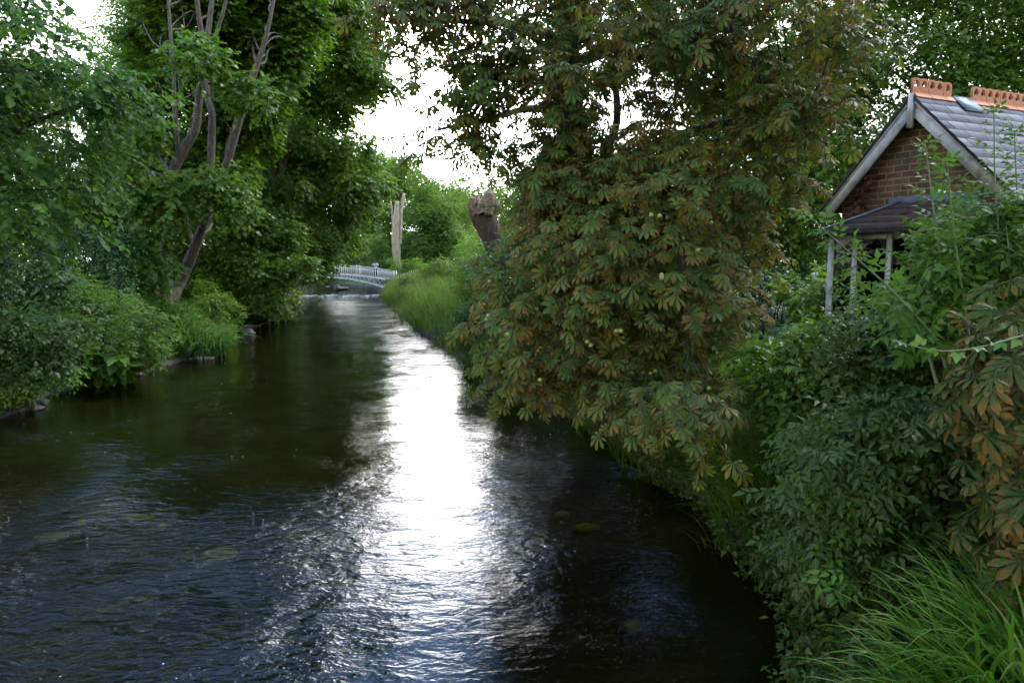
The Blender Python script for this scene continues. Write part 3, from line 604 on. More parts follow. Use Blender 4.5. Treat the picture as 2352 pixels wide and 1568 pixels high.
# ================================================================== FAR TREES
polyplant('maple_tree', 'yellow-tinged maple rising behind the bare pale trunk', 'tree', [(830, 355), (890, 340), (950, 360), (982, 400), (985, 450), (930, 470), (900, 580), (830, 590)], 94, 106, 60, (1.3, 2.3), 40000, 6, .36, 1.2, 'ovate', 'far', base=(-18, 100))
polyplant('ash_tree', 'round fresh green tree right of the bare pale trunk', 'tree', [(950, 425), (985, 405), (1020, 440), (1045, 540), (1040, 600), (990, 625), (930, 615), (918, 570), (935, 480)], 84, 91, 48, (1.0, 1.7), 46000, 6, .27, 1.0, 'ovate', 'fresh', base=(-11, 87))
polyplant('willow_tree', 'pale weeping willow with hanging curtains of leaves', 'tree', [(985, 415), (1050, 405), (1085, 470), (1082, 590), (1035, 600), (1005, 500)], 97, 104, 44, (1.2, 1.9), 40000, 9, .34, 2.6, 'narrow', 'willow', base=(-7, 100), droop=1.6)
polyplant('background_tree', 'hazy crown at the back between the willow and the sawn stump', 'tree', [(1030, 420), (1090, 400), (1200, 400), (1230, 590), (1070, 600)], 112, 126, 50, (2, 3.4), 32000, 6, .45, 1.5, 'ovate', 'far', base=(-2, 118))
polyplant('background_tree', 'tall crown far behind the hidden end of the footbridge', 'tree', [(540, 330), (780, 330), (860, 420), (860, 600), (540, 620)], 112, 128, 50, (2, 3.4), 34000, 6, .5, 1.6, 'ovate', 'far', base=(-42, 122))
polyplant('background_tree', 'leafy tree behind the sawn stump and the hanging brown leaves', 'tree', [(1140, 420), (1330, 380), (1450, 420), (1450, 610), (1180, 620)], 52, 64, 50, (1.2, 2.2), 36000, 6, .28, 1.0, 'ovate', 'far', base=(6, 58))
polyplant('background_tree', 'dark tree standing behind the middle of the hanging brown leaves', 'tree', [(1330, 380), (1600, 330), (1680, 430), (1650, 600), (1400, 640)], 33, 42, 55, (1.0, 1.8), 22000, 6, .2, .9, 'ovate', 'dark', base=(9, 39))
polyplant('background_tree', 'green tree shading the rose garden beside the brick lodge', 'tree', [(1600, 100), (1900, 60), (2010, 240), (1940, 420), (1890, 560), (1700, 600), (1600, 480)], 25, 33, 75, (.9, 1.6), 36000, 6, .18, .8, 'maple', 'maple', base=(13.5, 31))
polyplant('lime_tree', 'bright green tree towering behind the slate roof', 'tree', [(1880, 20), (1960, -220), (2500, -240), (2600, 200), (2350, 260), (2060, 260), (1960, 330), (1900, 280)], 24, 32, 105, (1.0, 1.7), 70000, 6, .2, .8, 'ovate', 'ash', base=(19, 28))
polyplant('background_tree', 'high crown above the garden showing between the upper brown leaves', 'tree', [(1400, -60), (1900, -200), (1900, 60), (1640, 140), (1420, 120)], 40, 50, 30, (1.2, 2.0), 9000, 6, .25, 1, 'ovate', 'ash', base=(12, 45))
polyplant('background_tree', 'low green tree closing the river view under the footbridge', 'tree', [(640, 520), (900, 520), (1000, 600), (1000, 655), (640, 655)], 98, 112, 60, (1.4, 2.2), 34000, 6, .4, 1.2, 'ovate', 'far', base=(-24, 104))
shrub('pale green shrub beside the person on the footbridge', [(838, 548), (885, 545), (902, 600), (880, 622), (838, 615)], 82, 87, 26, 9000, .2, 'ovate', 'fresh', br=(.6, 1.0), k=6, slen=.7)
shrub('bushy growth at the foot of the bare pale trunk', [(895, 590), (960, 600), (1000, 640), (930, 640), (895, 625)], 78, 83, 22, 7000, .2, 'ovate', 'far', br=(.5, .8), k=6, slen=.6)
shrub('yellow-green shrub glowing on the right bank past the tall grass', [(980, 610), (1010, 600), (1055, 615), (1060, 640), (985, 640)], 55, 59, 22, 6500, .16, 'ovate', 'yellow', br=(.35, .6), k=6, slen=.6)
shrub('dark round bush on the grassy right bank', [(935, 645), (985, 640), (1000, 690), (960, 715), (925, 685)], 51, 55, 22, 8000, .15, 'ovate', 'dark', br=(.35, .6), k=6, slen=.5)
shrub('low dark bush at the water edge under the hanging brown leaves', [(1050, 730), (1140, 700), (1160, 800), (1130, 840), (1085, 810)], 23.5, 26, 26, 7000, .11, 'ovate', 'dark', br=(.3, .5))
shrub('twiggy dark shrub in front of the grey post', [(1040, 600), (1130, 590), (1150, 660), (1080, 690)], 25, 28, 24, 4200, .10, 'ovate', 'maple', br=(.3, .5))
shrub('mid green bush below the sawn stump', [(1060, 540), (1180, 540), (1220, 640), (1080, 650)], 29, 33, 30, 10000, .13, 'ovate', 'far', br=(.5, .8))
polyplant('reflection_thicket', 'dark thicket hidden behind the chestnut, added to darken the water reflection', 'tree', [(1190, 520), (1700, 380), (1700, 800), (1400, 860), (1160, 800), (1160, 500)], 19, 23, 90, (.6, 1.0), 44000, 5, .15, .5, 'ovate', 'dark', base=(3.0, 21))  # unseen from the camera; added so the water in front reflects dark leaves
# far-off wood closing the view
tl = Leaves(); Cw = np.stack([rs.uniform(-150, 130, 150), rs.uniform(150, 185, 150), rs.uniform(2, 10, 150)], 1)
la, _ = sprays(Cw, np.full(150, 6.0), 9000, 5, .9, 2.5); tl.add(*leaf_arrays('ovate', *la))
tag(tl.build('distant_woodland', M['far']), 'far-off wood closing the view behind the trees', kind='stuff')

# dead pollard trunk and sawn stump
yd = 82.0; dt = thing('dead_trunk', 'bare pale dead trunk with sawn upright limbs behind the footbridge', 'dead tree', at(915, 610, yd)); mb = MB()
for pts, w in [([(914, 640, 0), (912, 600, 0), (909, 550, 0), (911, 500, 0), (912, 462, 0)], [22, 19, 21, 18, 9]), ([(905, 520, 0), (900, 480, 0), (897, 462, 0)], [8, 5, 4]), ([(917, 520, .1), (922, 480, .1), (928, 444, .1)], [10, 8, 6]), ([(919, 560, -.1), (921, 520, -.1), (921, 478, 0)], [7, 7, 5])]:
    P, R = px_stem(pts, yd, w, False); mb.tube(*smooth_path(P, R, 4), 9, rough=.1)
mb.build('trunk', M['bark_dead'], dt, smooth=True)
ys = 24.0; st = thing('sawn_stump', 'thick leaning trunk sawn off at the top, its cut wood torn and hollow', 'dead tree', [.2, ys+.6, float(gz(.2, ys+.6))]); mb = MB()
P, R = px_stem([(1176, 680, .6), (1150, 600, .3), (1128, 540, 0), (1112, 500, 0), (1106, 466, 0)], ys, [46, 48, 51, 60, 64], True); mb.tube(*smooth_path(P, R, 5), 16, rough=.07); mb.build('trunk', M['bark_stump'], st, smooth=True); mb = MB()
for px, py, w, dy in [(1084, 458, 20, -.3), (1122, 450, 30, -.45), (1098, 462, 26, .3), (1138, 464, 22, 0), (1104, 470, 18, -.5), (1094, 452, 14, .1), (1112, 456, 16, -.2)]:
    P, R = px_stem([(px*.5+1108*.5, 490, dy), (px, py+14, dy), (px+2, py-4, dy*1.2)], ys, [w*1.25, w*1.05, w*.8], False); mb.tube(P, R, 9, rough=.16)
mb.build('torn_wood', M['cut'], st, smooth=True)
for px, py, w, dy in [(1125, 446, 21, -.55)]:
    c = at(px, py, ys+dy); mb = MB(); mb.tube([c, c+np.array([.01, -.05, .05])], [w*ys/F_*.5, w*ys/F_*.42], 10, rough=.1); mb.build('cut_wood', M['cut'], st, smooth=True)
pass
pp = at(1146, 690, 24.5); ps = thing('wooden_post', 'grey weathered wooden post on the right bank by the twiggy shrub', 'post', (pp[0], pp[1], float(gz(pp[0], pp[1])))); mb = MB()
mb.bar(pp*[1, 1, 0]+UP*(float(gz(pp[0], pp[1]))-.1), at(1146, 636, 24.5), .24, .22, up=(0, 1, 0)); mb.build('post_shaft', M['bark_dead'], ps)
# ================================================================== RIGHT BANK GRASS AND GROUND COVER
def scatter(side, y0, y1, s0, s1, n, dens=1.0):
    y = y0+(y1-y0)*rs.rand(n)**dens; s = s0+(s1-s0)*rs.rand(n)
    x = XR(y)+s if side > 0 else XL(y)-s
    return np.stack([x, y, gz(x, y)], 1)
def meadow(name, label, B, per, spread, length, width, mat, az=None, azs=1.2, bend=(.3, 1.4)):
    n = len(B)*per; P = np.repeat(B, per, 0)+rs.normal(size=(n, 3))*[spread, spread, 0]; P[:, 2] = gz(P[:, 0], P[:, 1])-.03
    k = np.repeat(.55+.75*rs.rand(len(B)), per); lv = Leaves()
    a = rs.rand(n)*6.283 if az is None else az+rs.normal(size=n)*azs
    lv.add(*blades(P, a, length*k*(.7+.5*rs.rand(n)), width*(.6+.8*rs.rand(n)), bend[0]+(bend[1]-bend[0])*rs.rand(n), .05+.25*rs.rand(n), 5))
    return tag(lv.build(name, M[mat]), label, kind='stuff')
B = scatter(1, 19, 78, -.15, 6.5, 620, .8); B = B[(B[:, 2] > -.1)]
meadow('tall_grass', 'tall pale grass covering the right bank up to the footbridge', B, 24, .28, 1.15, .022, 'meadow', math.pi*.85, 1.3)
B = scatter(1, 20, 70, .2, 5, 260, .8); meadow('tall_grass', 'darker grass stems standing among the pale grass of the right bank', B, 20, .25, 1.35, .018, 'grass', math.pi*.9, 1.4)
B = scatter(1, 19, 78, -.25, .7, 240, .8); meadow('waterside_grass', 'grass hanging over the right waterline', B, 22, .2, .9, .018, 'grass', math.pi, .7, (.8, 2.1))
B = scatter(1, 8, 20, -.1, .5, 100); meadow('waterside_grass', 'shaded grass hanging over the near right waterline', B, 26, .16, .6, .013, 'grass', math.pi, .8, (.9, 2.3))
B = scatter(-1, 11, 52, -.1, 1.2, 330, .9); meadow('waterside_grass', 'short grass fringing the left waterline', B, 14, .2, .42, .014, 'grass', 0, 1.2, (.5, 1.8))
B = scatter(1, 9, 19, .2, 9, 240); meadow('rough_grass', 'rough grass on the right bank around the chestnut', B, 18, .3, .6, .014, 'grass')
def cover(name, label, side, y0, y1, s0, s1, n, leaf, h, kind, mat, k=4):
    B = scatter(side, y0, y1, s0, s1, n, .8); hh = h*(.5+.5*np.sin(B[:, 0]*2.1+1)*np.sin(B[:, 1]*1.7))*1.2
    B[:, 2] += hh*rs.rand(n)**.6+.04; d = rnd_dirs(n)*[1, 1, .3]; PP, TT = [], []
    for j in range(k): PP.append(B+rs.normal(size=(n, 3))*[.09, .09, .05]); TT.append(d+rs.normal(size=(n, 3))*.6)
    P = np.concatenate(PP); lv = Leaves()
    lv.add(*leaf_arrays(kind, P, np.concatenate(TT)-UP*.25, UP+rs.normal(size=(len(P), 3))*.5, leaf*(.6+.7*rs.rand(len(P))), rs.rand(len(P))))
    return tag(lv.build(name, M[mat]), label, kind='stuff')
cover('undergrowth', 'mixed low leaves covering the left bank', -1, 11, 56, .1, 9, 16000, .10, .8, 'ovate', 'bank')
cover('undergrowth', 'broad weeds along the left waterline', -1, 12, 40, -.05, 1.4, 4600, .08, .35, 'ovate', 'ash')
cover('undergrowth', 'weeds mixed into the grass of the right bank', 1, 20, 76, .1, 6, 8000, .12, 1.0, 'ovate', 'ash')
cover('undergrowth', 'dark leaves trailing over the near right waterline', 1, 3.2, 15, -.15, .9, 6500, .085, .3, 'ovate', 'ground_elder')
cover('undergrowth', 'shaded weeds under the chestnut on the right bank', 1, 5, 20, .1, 7, 5200, .10, .4, 'ovate', 'dark')

# ================================================================== HORSE CHESTNUT
zones = [([(1150, 670), (1270, 530), (1420, 450), (1600, 480), (1715, 620), (1690, 860), (1640, 960), (1480, 950), (1330, 880), (1210, 870), (1140, 790)], 8.4, 10.4, 84, (.34, .5)),
         ([(1180, 590), (1235, 430), (1320, 400), (1500, 380), (1740, 480), (1740, 620), (1500, 600), (1250, 620), (1130, 640)], 10.2, 12.4, 58, (.4, .6)),
         ([(1350, -120), (1940, -120), (1950, 160), (1905, 300), (1860, 410), (1740, 520), (1500, 420), (1440, 360), (1580, 240), (1480, 140)], 9.2, 12.4, 96, (.4, .62)),
         ([(1180, 460), (1700, 440), (1700, 880), (1400, 880), (1200, 800)], 12.0, 14.5, 60, (.5, .75))]
Cc, Rc = [], []
for poly, y0, y1, n, br in zones:
    Cc.append(poly_points(poly, n, y0, y1)); Rc.append(br[0]+(br[1]-br[0])*rs.rand(n))
hand = [(1585, 985, 6.9), (1555, 940, 7.0), (1625, 935, 7.2), (1500, 930, 7.8), (1440, 925, 8.2), (1390, 900, 8.5), (1250, 880, 9.2), (1310, 880, 9.0), (1190, 830, 9.8), (1160, 760, 10.5), (1135, 870, 10.4),
        (1230, 60, 11), (1160, 30, 11), (1090, 45, 10.6), (1010, 70, 10.4), (930, 40, 10.2), (870, 70, 10), (850, 20, 10), (960, -10, 10.5), (1060, -20, 10.5), (900, -30, 10.5), (990, 20, 10.3), (1120, 90, 11), (905, 95, 10.1), (1180, -20, 10.8),
        (1220, 130, 11.5), (1170, 150, 11.2), (1110, 140, 11), (1060, 120, 10.7), (990, 130, 10.4), (950, 195, 10), (970, 120, 10.2),
        (1250, 270, 12), (1190, 270, 11.6), (1130, 290, 11.2), (1080, 300, 10.9), (1030, 260, 10.7), (1010, 310, 10.5), (960, 325, 10.2), (1060, 225, 10.8), (1120, 235, 11),
        (1260, 370, 12), (1200, 340, 11.5), (1170, 350, 11.3), (1105, 335, 11), (1245, 420, 11.5), (1280, 330, 12),
        (1290, 120, 12), (1310, 160, 11.5), (1320, 250, 11.5), (1300, 330, 11.4), (1330, 300, 11.2), (1260, 190, 11.8), (1360, 60, 12), (1400, 150, 12), (1340, 220, 12), (1370, 330, 11.5), (1310, 410, 11), (1430, 60, 11.5), (1120, 610, 11.5), (1100, 625, 11.8)]
up_ = poly_points([(850, -60), (1345, -60), (1345, 430), (1180, 420), (1100, 350), (1040, 300), (1110, 220), (1060, 130), (900, 50)], 46, 10.2, 12.2); Cc.append(up_); Rc.append(.3+.15*rs.rand(46))
tk_ = poly_points([(1280, -60), (1380, -60), (1600, 300), (1560, 460), (1290, 420)], 34, 11, 13); Cc.append(tk_); Rc.append(.34+.15*rs.rand(34))
Cc.append(np.array([at(*h_) for h_ in hand])); Rc.append(np.where(np.array([h_[0] for h_ in hand]) < 1030, .27, .4)*(.85+.3*rs.rand(len(hand))))
# crown above the frame
top = poly_points([(1240, -120), (2050, -120), (1900, -900), (1600, -1150), (1340, -900)], 52, 12, 19); Cc.append(top); Rc.append(.7+.4*rs.rand(52))
Cc, Rc = np.concatenate(Cc), np.concatenate(Rc)
trunk = px_stem([(1350, 760, 0), (1338, 600, 0), (1324, 450, 0), (1310, 250, 0), (1302, 100, 0), (1297, -60, 0), (1290, -300, .2), (1285, -600, .3)], 16.5, [76, 66, 62, 60, 57, 50, 36, 18])
S = [smooth_path(*trunk, 5)]
for pts, w in [([(1330, 470, 0), (1400, 330, -1), (1418, 250, -2), (1400, 120, -2.5)], [26, 20, 18, 10]), ([(1318, 300, 0), (1240, 250, -3), (1130, 270, -5), (1000, 300, -6.2)], [22, 18, 12, 5]), ([(1305, 100, 0), (1200, 60, -3.4), (1080, 50, -5.5), (880, 50, -6.4)], [24, 18, 12, 4]),
               ([(1330, 480, 0), (1450, 400, -3), (1550, 560, -6.4), (1575, 700, -7.2), (1580, 830, -8.2)], [34, 34, 20, 11, 4]), ([(1330, 500, 0), (1330, 430, -3.5), (1330, 560, -6), (1300, 820, -7.2)], [32, 28, 22, 8]), ([(1325, 420, 0), (1600, 300, -4), (1800, 280, -6), (1900, 330, -6.5)], [32, 26, 20, 8]), ([(1310, 150, 0), (1550, 60, -4), (1750, 40, -5.5)], [28, 24, 10])]:
    S.append(smooth_path(*px_stem([(x, y, 0) for x, y, _ in pts], 16.5, w, False), 5)); dy = np.interp(np.linspace(0, 1, len(S[-1][0])), np.linspace(0, 1, len(pts)), [q[2] for q in pts])
    P = S[-1][0]; d = P-[0, 0, EYE]; S[-1] = (np.array([0, 0, EYE])+d*((P[:, 1]+dy)/P[:, 1])[:, None], S[-1][1]*(P[:, 1]+dy)/P[:, 1])
ct = thing('horse_chestnut_tree', 'horse chestnut with browning leaves sweeping down over the water in the middle', 'tree', S[0][0][0]); mb = MB()
for i, (P, R) in enumerate(S): mb.tube(P, R, 14 if i == 0 else 8, rough=.06)
limbs(mb, S, Cc, Rc, .75, 300, 5)
lv = Leaves(); front = Rc < .68
la, tw = sprays(np.concatenate([up_, tk_]), np.full(80, .42), 400, 3, .128, .32, droop=.25, face=1.0, lean=(-.3, -.5, .05)); lv.add(*leaf_arrays('palmate_flat', *la)); mb.add(*twigs(tw[0], tw[1], .008, .004))
for kind, n, sc in (('palmate', 3100, .136), ('palmate_flat', 2600, .132)):
    la, tw = sprays(Cc[front], Rc[front], n, 3, sc, .32, droop=.25, shell=.55, face=1.1, lean=(-.35, -.8, .1)); lv.add(*leaf_arrays(kind, *la)); mb.add(*twigs(tw[0], tw[1], .008, .004))
la, tw = sprays(Cc[~front], Rc[~front], 560, 4, .19, .4, droop=.3, shell=.55, face=.5); lv.add(*leaf_arrays('palmate', *la))
mb.build('trunk', M['bark_dark'], ct, smooth=True); lv.build('crown', M['chestnut'], ct)
cm = plain('conker husk', [G(.20, .26, .05), G(.30, .36, .08)], 30, .6, .004)
cands = Cc[:84]; first = None
bm = bmesh.new(); bmesh.ops.create_icosphere(bm, subdivisions=2, radius=.026)
for v in bm.verts: v.co *= 1+.13*(rs.rand() > .6)
cme = bpy.data.meshes.new('conker'); bm.to_mesh(cme); bm.free(); cme.materials.append(cm)
for q in range(60):
    c = cands[rs.randint(len(cands))]+unit(np.array([-.3, -1, -.1])+rs.normal(size=3)*.45)*.42
    for e in range(rs.randint(1, 3)):
        o = bpy.data.objects.new('conker', cme); COL.objects.link(o); o.parent = ct; o.location = Vector((c-wpos(ct)+rs.normal(size=3)*.035).tolist())

# second chestnut close on the right, trunk out of frame
C2 = poly_points([(2230, 740), (2450, 640), (2520, 1000), (2470, 1340), (2330, 1300), (2260, 1160), (2300, 1010), (2220, 900)], 50, 3.9, 5.4); R2 = .16+.12*rs.rand(len(C2))
T2 = np.stack([rs.uniform(2.6, 8, 44), rs.uniform(-2, 5.5, 44), rs.uniform(6.2, 9.5, 44)], 1)  # overhead leaves out of view, added to shade the right foreground
b2 = np.array([5.6, 2.6, float(gz(5.6, 2.6))-.1]); S2 = [smooth_path([b2, b2+[-.1, .1, 2], b2+[-.1, .2, 4.5], b2+[-.2, .3, 7.5]], [.3, .25, .22, .1]), smooth_path([b2+[-.1, .1, 2.2], b2+[-1.3, .8, 2.6], b2+[-2.2, 1.2, 1.6]], [.09, .06, .02])]
c2 = thing('horse_chestnut_tree', 'second chestnut whose brown-blotched leaves hang in from the right frame edge', 'tree', b2); mb = MB()
for P, R in S2: mb.tube(P, R, 12, rough=.06)
limbs(mb, S2, np.concatenate([C2, T2]), np.concatenate([R2, np.full(44, .8)]), .6, 94); lv = Leaves()
la, tw = sprays(C2, R2, 270, 3, .125, .2, droop=.4, shell=.6, face=1.0, lean=(-.6, -.6, .1)); lv.add(*leaf_arrays('palmate', *la)); mb.add(*twigs(tw[0], tw[1], .006, .003))
ty = rs.uniform(3.5, 10.5, 50); T3 = np.stack([rs.uniform(3.6, 11, 50), ty, 3.5+.36*ty+1.9+2.0*rs.rand(50)], 1)  # more unseen canopy, spread out to keep the sun off the right shrubs
la, tw = sprays(T3, np.full(50, .8), 800, 4, .2, .4); lv.add(*leaf_arrays('palmate', *la))
la, tw = sprays(T2, np.full(44, .9), 700, 4, .2, .4); lv.add(*leaf_arrays('palmate', *la))
mb.build('trunk', M['bark_dark'], c2, smooth=True); lv.build('crown', M['chestnut_shade'], c2)

# ================================================================== BRICK LODGE
ang = math.radians(66); hg = np.array([math.cos(ang), -math.sin(ang), 0]); hr = np.array([math.sin(ang), math.cos(ang), 0]); HA = at(2103, 218, 14.0); GZ = 1.2
def hp(t, g, z): return HA*[1, 1, 0]+hr*t+hg*g+UP*z
def hpx(px, py, t):                      # house-plane coordinates (g, z) of a photo point on the plane t
    d = ray(px, py); o = HA*[1, 1, 0]+hr*t; k = (o-[0, 0, 0])@hr/(d@hr); q = np.array([0, 0, EYE])+d*k; return float((q-o)@hg), float(q[2])
LEN, HWD, EAVE, ZR = 8.0, 2.05, 1.0, HA[2]
ho = thing('brick_lodge', 'small brick lodge with slate roof, white bargeboards and red crested ridge', 'house', hp(4, 0, GZ))
m, nt, nd, L = newmat('old brown brick'); uvn = N(nt, 'ShaderNodeUVMap'); bk = N(nt, 'ShaderNodeTexBrick', offset=.5)
for k_, v_ in (('Scale', 1.0), ('Mortar Size', .016), ('Mortar Smooth', .3), ('Brick Width', .34), ('Row Height', .125), ('Bias', -.1)): bk.inputs[k_].default_value = v_
bk.inputs['Color1'].default_value = (.095, .043, .017, 1); bk.inputs['Color2'].default_value = (.16, .078, .028, 1); bk.inputs['Mortar'].default_value = (.22, .175, .095, 1); L.new(uvn.outputs[0], bk.inputs['Vector'])
c_ = mixc(nt, bk.outputs['Color'], ramp(nt, [(.3, (.35, .33, .28)), (.5, (.9, .9, .85)), (.75, (1.5, 1.15, .9))], noise(nt, uvn.outputs[0], 3.2, 6, .7)).outputs[0], .8, 'MULTIPLY')
c_ = mixc(nt, c_, (.06, .075, .025), mth(nt, 'MULTIPLY', ramp(nt, [(.5, (0, 0, 0)), (.7, (1, 1, 1))], noise(nt, uvn.outputs[0], 1.7, 4)).outputs[0], .6))
p = N(nt, 'ShaderNodeBsdfPrincipled'); p.inputs['Roughness'].default_value = .9; L.new(c_, p.inputs['Base Color'])
hh = mth(nt, 'ADD', mth(nt, 'MULTIPLY', bk.outputs['Fac'], -1.0), mth(nt, 'MULTIPLY', noise(nt, uvn.outputs[0], 40, 4), .5)); L.new(bump(nt, hh, .012), p.inputs['Normal'])
o = N(nt, 'ShaderNodeOutputMaterial'); L.new(p.outputs[0], o.inputs[0]); M['brick'] = m
def wall(name, quadpts, uvs, parent, mat):
    o = mk(name, quadpts, [np.array([list(range(len(quadpts)))])], mat, parent); uv = o.data.uv_layers.new(name='UVMap')
    for i, l in enumerate(o.data.loops): uv.data[i].uv = uvs[l.vertex_index]
    return o
hw_ = 1.72; zt = ZR-.12
gab = [(-hw_, GZ-.2), (hw_, GZ-.2), (hw_, zt-hw_), (0, zt), (-hw_, zt-hw_)]
wall('gable_wall', [hp(.18, g, z) for g, z in gab], gab, ho, M['brick'])
for sgn, nm in ((-1, 'side_wall'), (1, 'side_wall')):
    q = [(.18, GZ-.2), (LEN, GZ-.2), (LEN, zt-hw_), (.18, zt-hw_)]; wall(nm, [hp(t, sgn*hw_, z) for t, z in q], q, ho, M['brick'])
wall('rear_wall', [hp(LEN, g, z) for g, z in gab], gab, ho, M['brick'])
# slates, one by one in overlapping courses
m_slate = leaf_mat('purple grey slate', [G(.15, .138, .135), G(.21, .192, .19), G(.25, .23, .225), G(.30, .28, .27)], 0.0, .8, .15, k=.8, warm=False)
SL = HWD*math.sqrt(2)
for sgn in (1, -1):
    dn = unit(hg*sgn-UP); nr = unit(hg*sgn+UP); V, F, A = [], [], []; n = 0; row = .27; nrow = int(SL/row)+1
    for i in range(nrow):
        off = (i % 2)*.23; t = -.14-off
        while t < LEN+.1:
            t0, t1 = max(t, -.14)+.008, min(t+.46, LEN+.1)-.008; t += .46
            if t1-t0 < .03: continue
            s0, s1 = i*row-.03, (i+1)*row+.015*rs.rand(); j = rs.rand()*.004; rv = rs.rand()
            o0 = hp(0, 0, ZR)
            for tt, ss, hgt in ((t0, s0, .012), (t1, s0, .012), (t1, s1, .020+j), (t0, s1, .020+j), (t0, s1, .012+j), (t1, s1, .012+j)): V.append(o0+hr*tt+dn*ss+nr*hgt); A.append((.5, .5, rv))
            F += [(n, n+1, n+2, n+3), (n+3, n+2, n+5, n+4)]; n += 6
    sl = mk('roof_slope', V, np.array(F), m_slate, ho, A)
    mb = MB(); mb.box(hp(LEN/2-.02, 0, ZR)+dn*SL/2-nr*.02, (hr, dn, nr), (LEN/2+.1, SL/2, .02)); mb.build('roof_boards', M['bark_dark'], sl)
    mb = MB(); a = hp(-.05, 0, ZR-.06)-nr*.10; mb.box(a+dn*SL/2, (hr, dn, nr), (.02, SL/2+.02, .125)); mb.build('bargeboard', M['white'], ho)
    mb = MB(); mb.box(hp(-.075, 0, ZR-.06)+dn*SL/2-nr*.005, (hr, dn, nr), (.022, SL/2+.02, .028)); mb.build('verge_strip', M['white'], ho)
mb = MB(); mb.box(hp(-.10, 0, ZR-.30), (hr, hg, UP), (.035, .05, .32)); mb.build('finial_post', M['white'], ho)
# crested ridge tiles with pierced trefoils
m_terra = plain('terracotta', [G(.44, .14, .06), G(.54, .20, .09), G(.38, .20, .11)], 7, .8, .006, k=.8)
def trefoil(cx, cy, r):
    out = []
    for i in range(36):
        a = i/36*2*math.pi+math.pi/2; q = r*(.62+.40*abs(math.cos(1.5*(a-math.pi/2)))**.6); out.append((cx+q*math.cos(a), cy+q*math.sin(a)))
    return out
def ridge_tile(w, n):
    cu = bpy.data.curves.new('tile_outline', 'CURVE'); cu.dimensions = '2D'; cu.fill_mode = 'BOTH'; cu.extrude = .022; Ht = .30
    def poly(pts):
        s = cu.splines.new('POLY'); s.points.add(len(pts)-1)
        for q, (x, y) in zip(s.points, pts): q.co = (x, y, 0, 1)
        s.use_cyclic_u = True
    top_ = []; bw = w/n
    for b in range(n):
        for i in range(9): a = i/8; top_.append((w-(b+a)*bw, Ht-.035+.035*math.sin(a*math.pi)**.5))
    poly([(0, 0), (w, 0)]+top_)
    for b in range(n): poly(trefoil((b+.5)*bw, Ht*.62, .072))
    co = bpy.data.objects.new('tile_outline', cu); COL.objects.link(co); dg = bpy.context.evaluated_depsgraph_get(); me = bpy.data.meshes.new_from_object(co.evaluated_get(dg)); bpy.data.objects.remove(co)
    bm = bmesh.new(); bm.from_mesh(me)
    for sgn in (1, -1):                  # skirts lying on both slopes
        q = [bm.verts.new((x_, -.012-.13*.707*s_+h_*.707, sgn*(.01+.13*.707*s_+h_*.707))) for s_, h_ in ((0, .03), (1, .03), (1, .045), (0, .05)) for x_ in (.003, w-.003)]
        for a, b in ((0, 1), (1, 2), (2, 3), (3, 0)): bm.faces.new((q[a*2], q[a*2+1], q[b*2+1], q[b*2]))
        bm.faces.new([q[0], q[2], q[4], q[6]]); bm.faces.new([q[1], q[3], q[5], q[7]])
    bmesh.ops.recalc_face_normals(bm, faces=bm.faces); bm.to_mesh(me); bm.free(); me.materials.clear(); me.materials.append(m_terra)
    for f in me.polygons: f.material_index = 0
    return me
me2, me1 = ridge_tile(.43, 2), ridge_tile(.23, 1); t = -.12; seq = []
for w in (2, 2, 1): seq.append((t, w)); t += (.44 if w == 2 else .24)
t += .62
while t < LEN-.4: seq.append((t, 2)); t += .44
for t, w in seq:
    o = bpy.data.objects.new('ridge_tile', me2 if w == 2 else me1); COL.objects.link(o); o.parent = ho
    mat = Matrix((Vector(hr.tolist()), Vector((0, 0, 1)), Vector((-hg).tolist()))).transposed().to_4x4(); mat.translation = Vector((hp(t, 0, ZR+.012)-wpos(ho)).tolist()); o.matrix_local = mat
tv = seq[2][0]+.24; mb = MB(); dn = unit(hg-UP); nr = unit(hg+UP); c0 = hp(tv+.31, 0, ZR)
mb.box(c0+dn*.2+nr*.05, (hr, dn, nr), (.285, .22, .012)); mb.box(c0-hg*.02+UP*.062, (hr, hg, UP), (.285, .05, .012)); mb.build('lead_hatch', M['lead'], ho)
# polygonal bay with its own lean-to roof
TB = -.85; gL, _ = hpx(1908, 640, TB); gR, _ = hpx(2143, 600, TB); _, zE = hpx(2110, 522, TB-.2); zT = zE+.55
bay = [(.18, gL-.45), (TB, gL), (TB, gR), (.18, gR+.5)]; ev = [(.18, gL-.85), (TB-.24, gL-.12), (TB-.24, gR+.10), (.18, gR+.85)]; tp = [(.165, gL+.55), (.165, gL+.65), (.165, gR-.1), (.165, gR+.02)]
m_bslate = plain('dark bay slate', [G(.06, .036, .025), G(.10, .064, .045), G(.14, .095, .07)], 5, .9, .012, (1, 1, 3), spec=.06)
br = thing('bay', None, None); bpy.data.objects.remove(br)
mbR = MB()
for i in range(3):
    a0, a1 = hp(ev[i][0], ev[i][1], zE), hp(ev[i+1][0], ev[i+1][1], zE); b0, b1 = hp(tp[i][0], tp[i][1], zT), hp(tp[i+1][0], tp[i+1][1], zT); nn = unit(np.cross(a1-a0, b0-a0)); nn = nn if nn[2] > 0 else -nn
    for r_ in range(4):
        f0, f1 = r_/4, (r_+1)/4+.02; l0, l1, h0, h1 = a0*(1-f0)+b0*f0, a1*(1-f0)+b1*f0, a0*(1-f1)+b0*f1, a1*(1-f1)+b1*f1
        mbR.add([l0+nn*.022, l1+nn*.022, h1+nn*.006, h0+nn*.006, l0, l1], [(0, 1, 2, 3), (4, 5, 1, 0)])
bro = mbR.build('bay_roof', m_bslate, ho)
mb = MB()
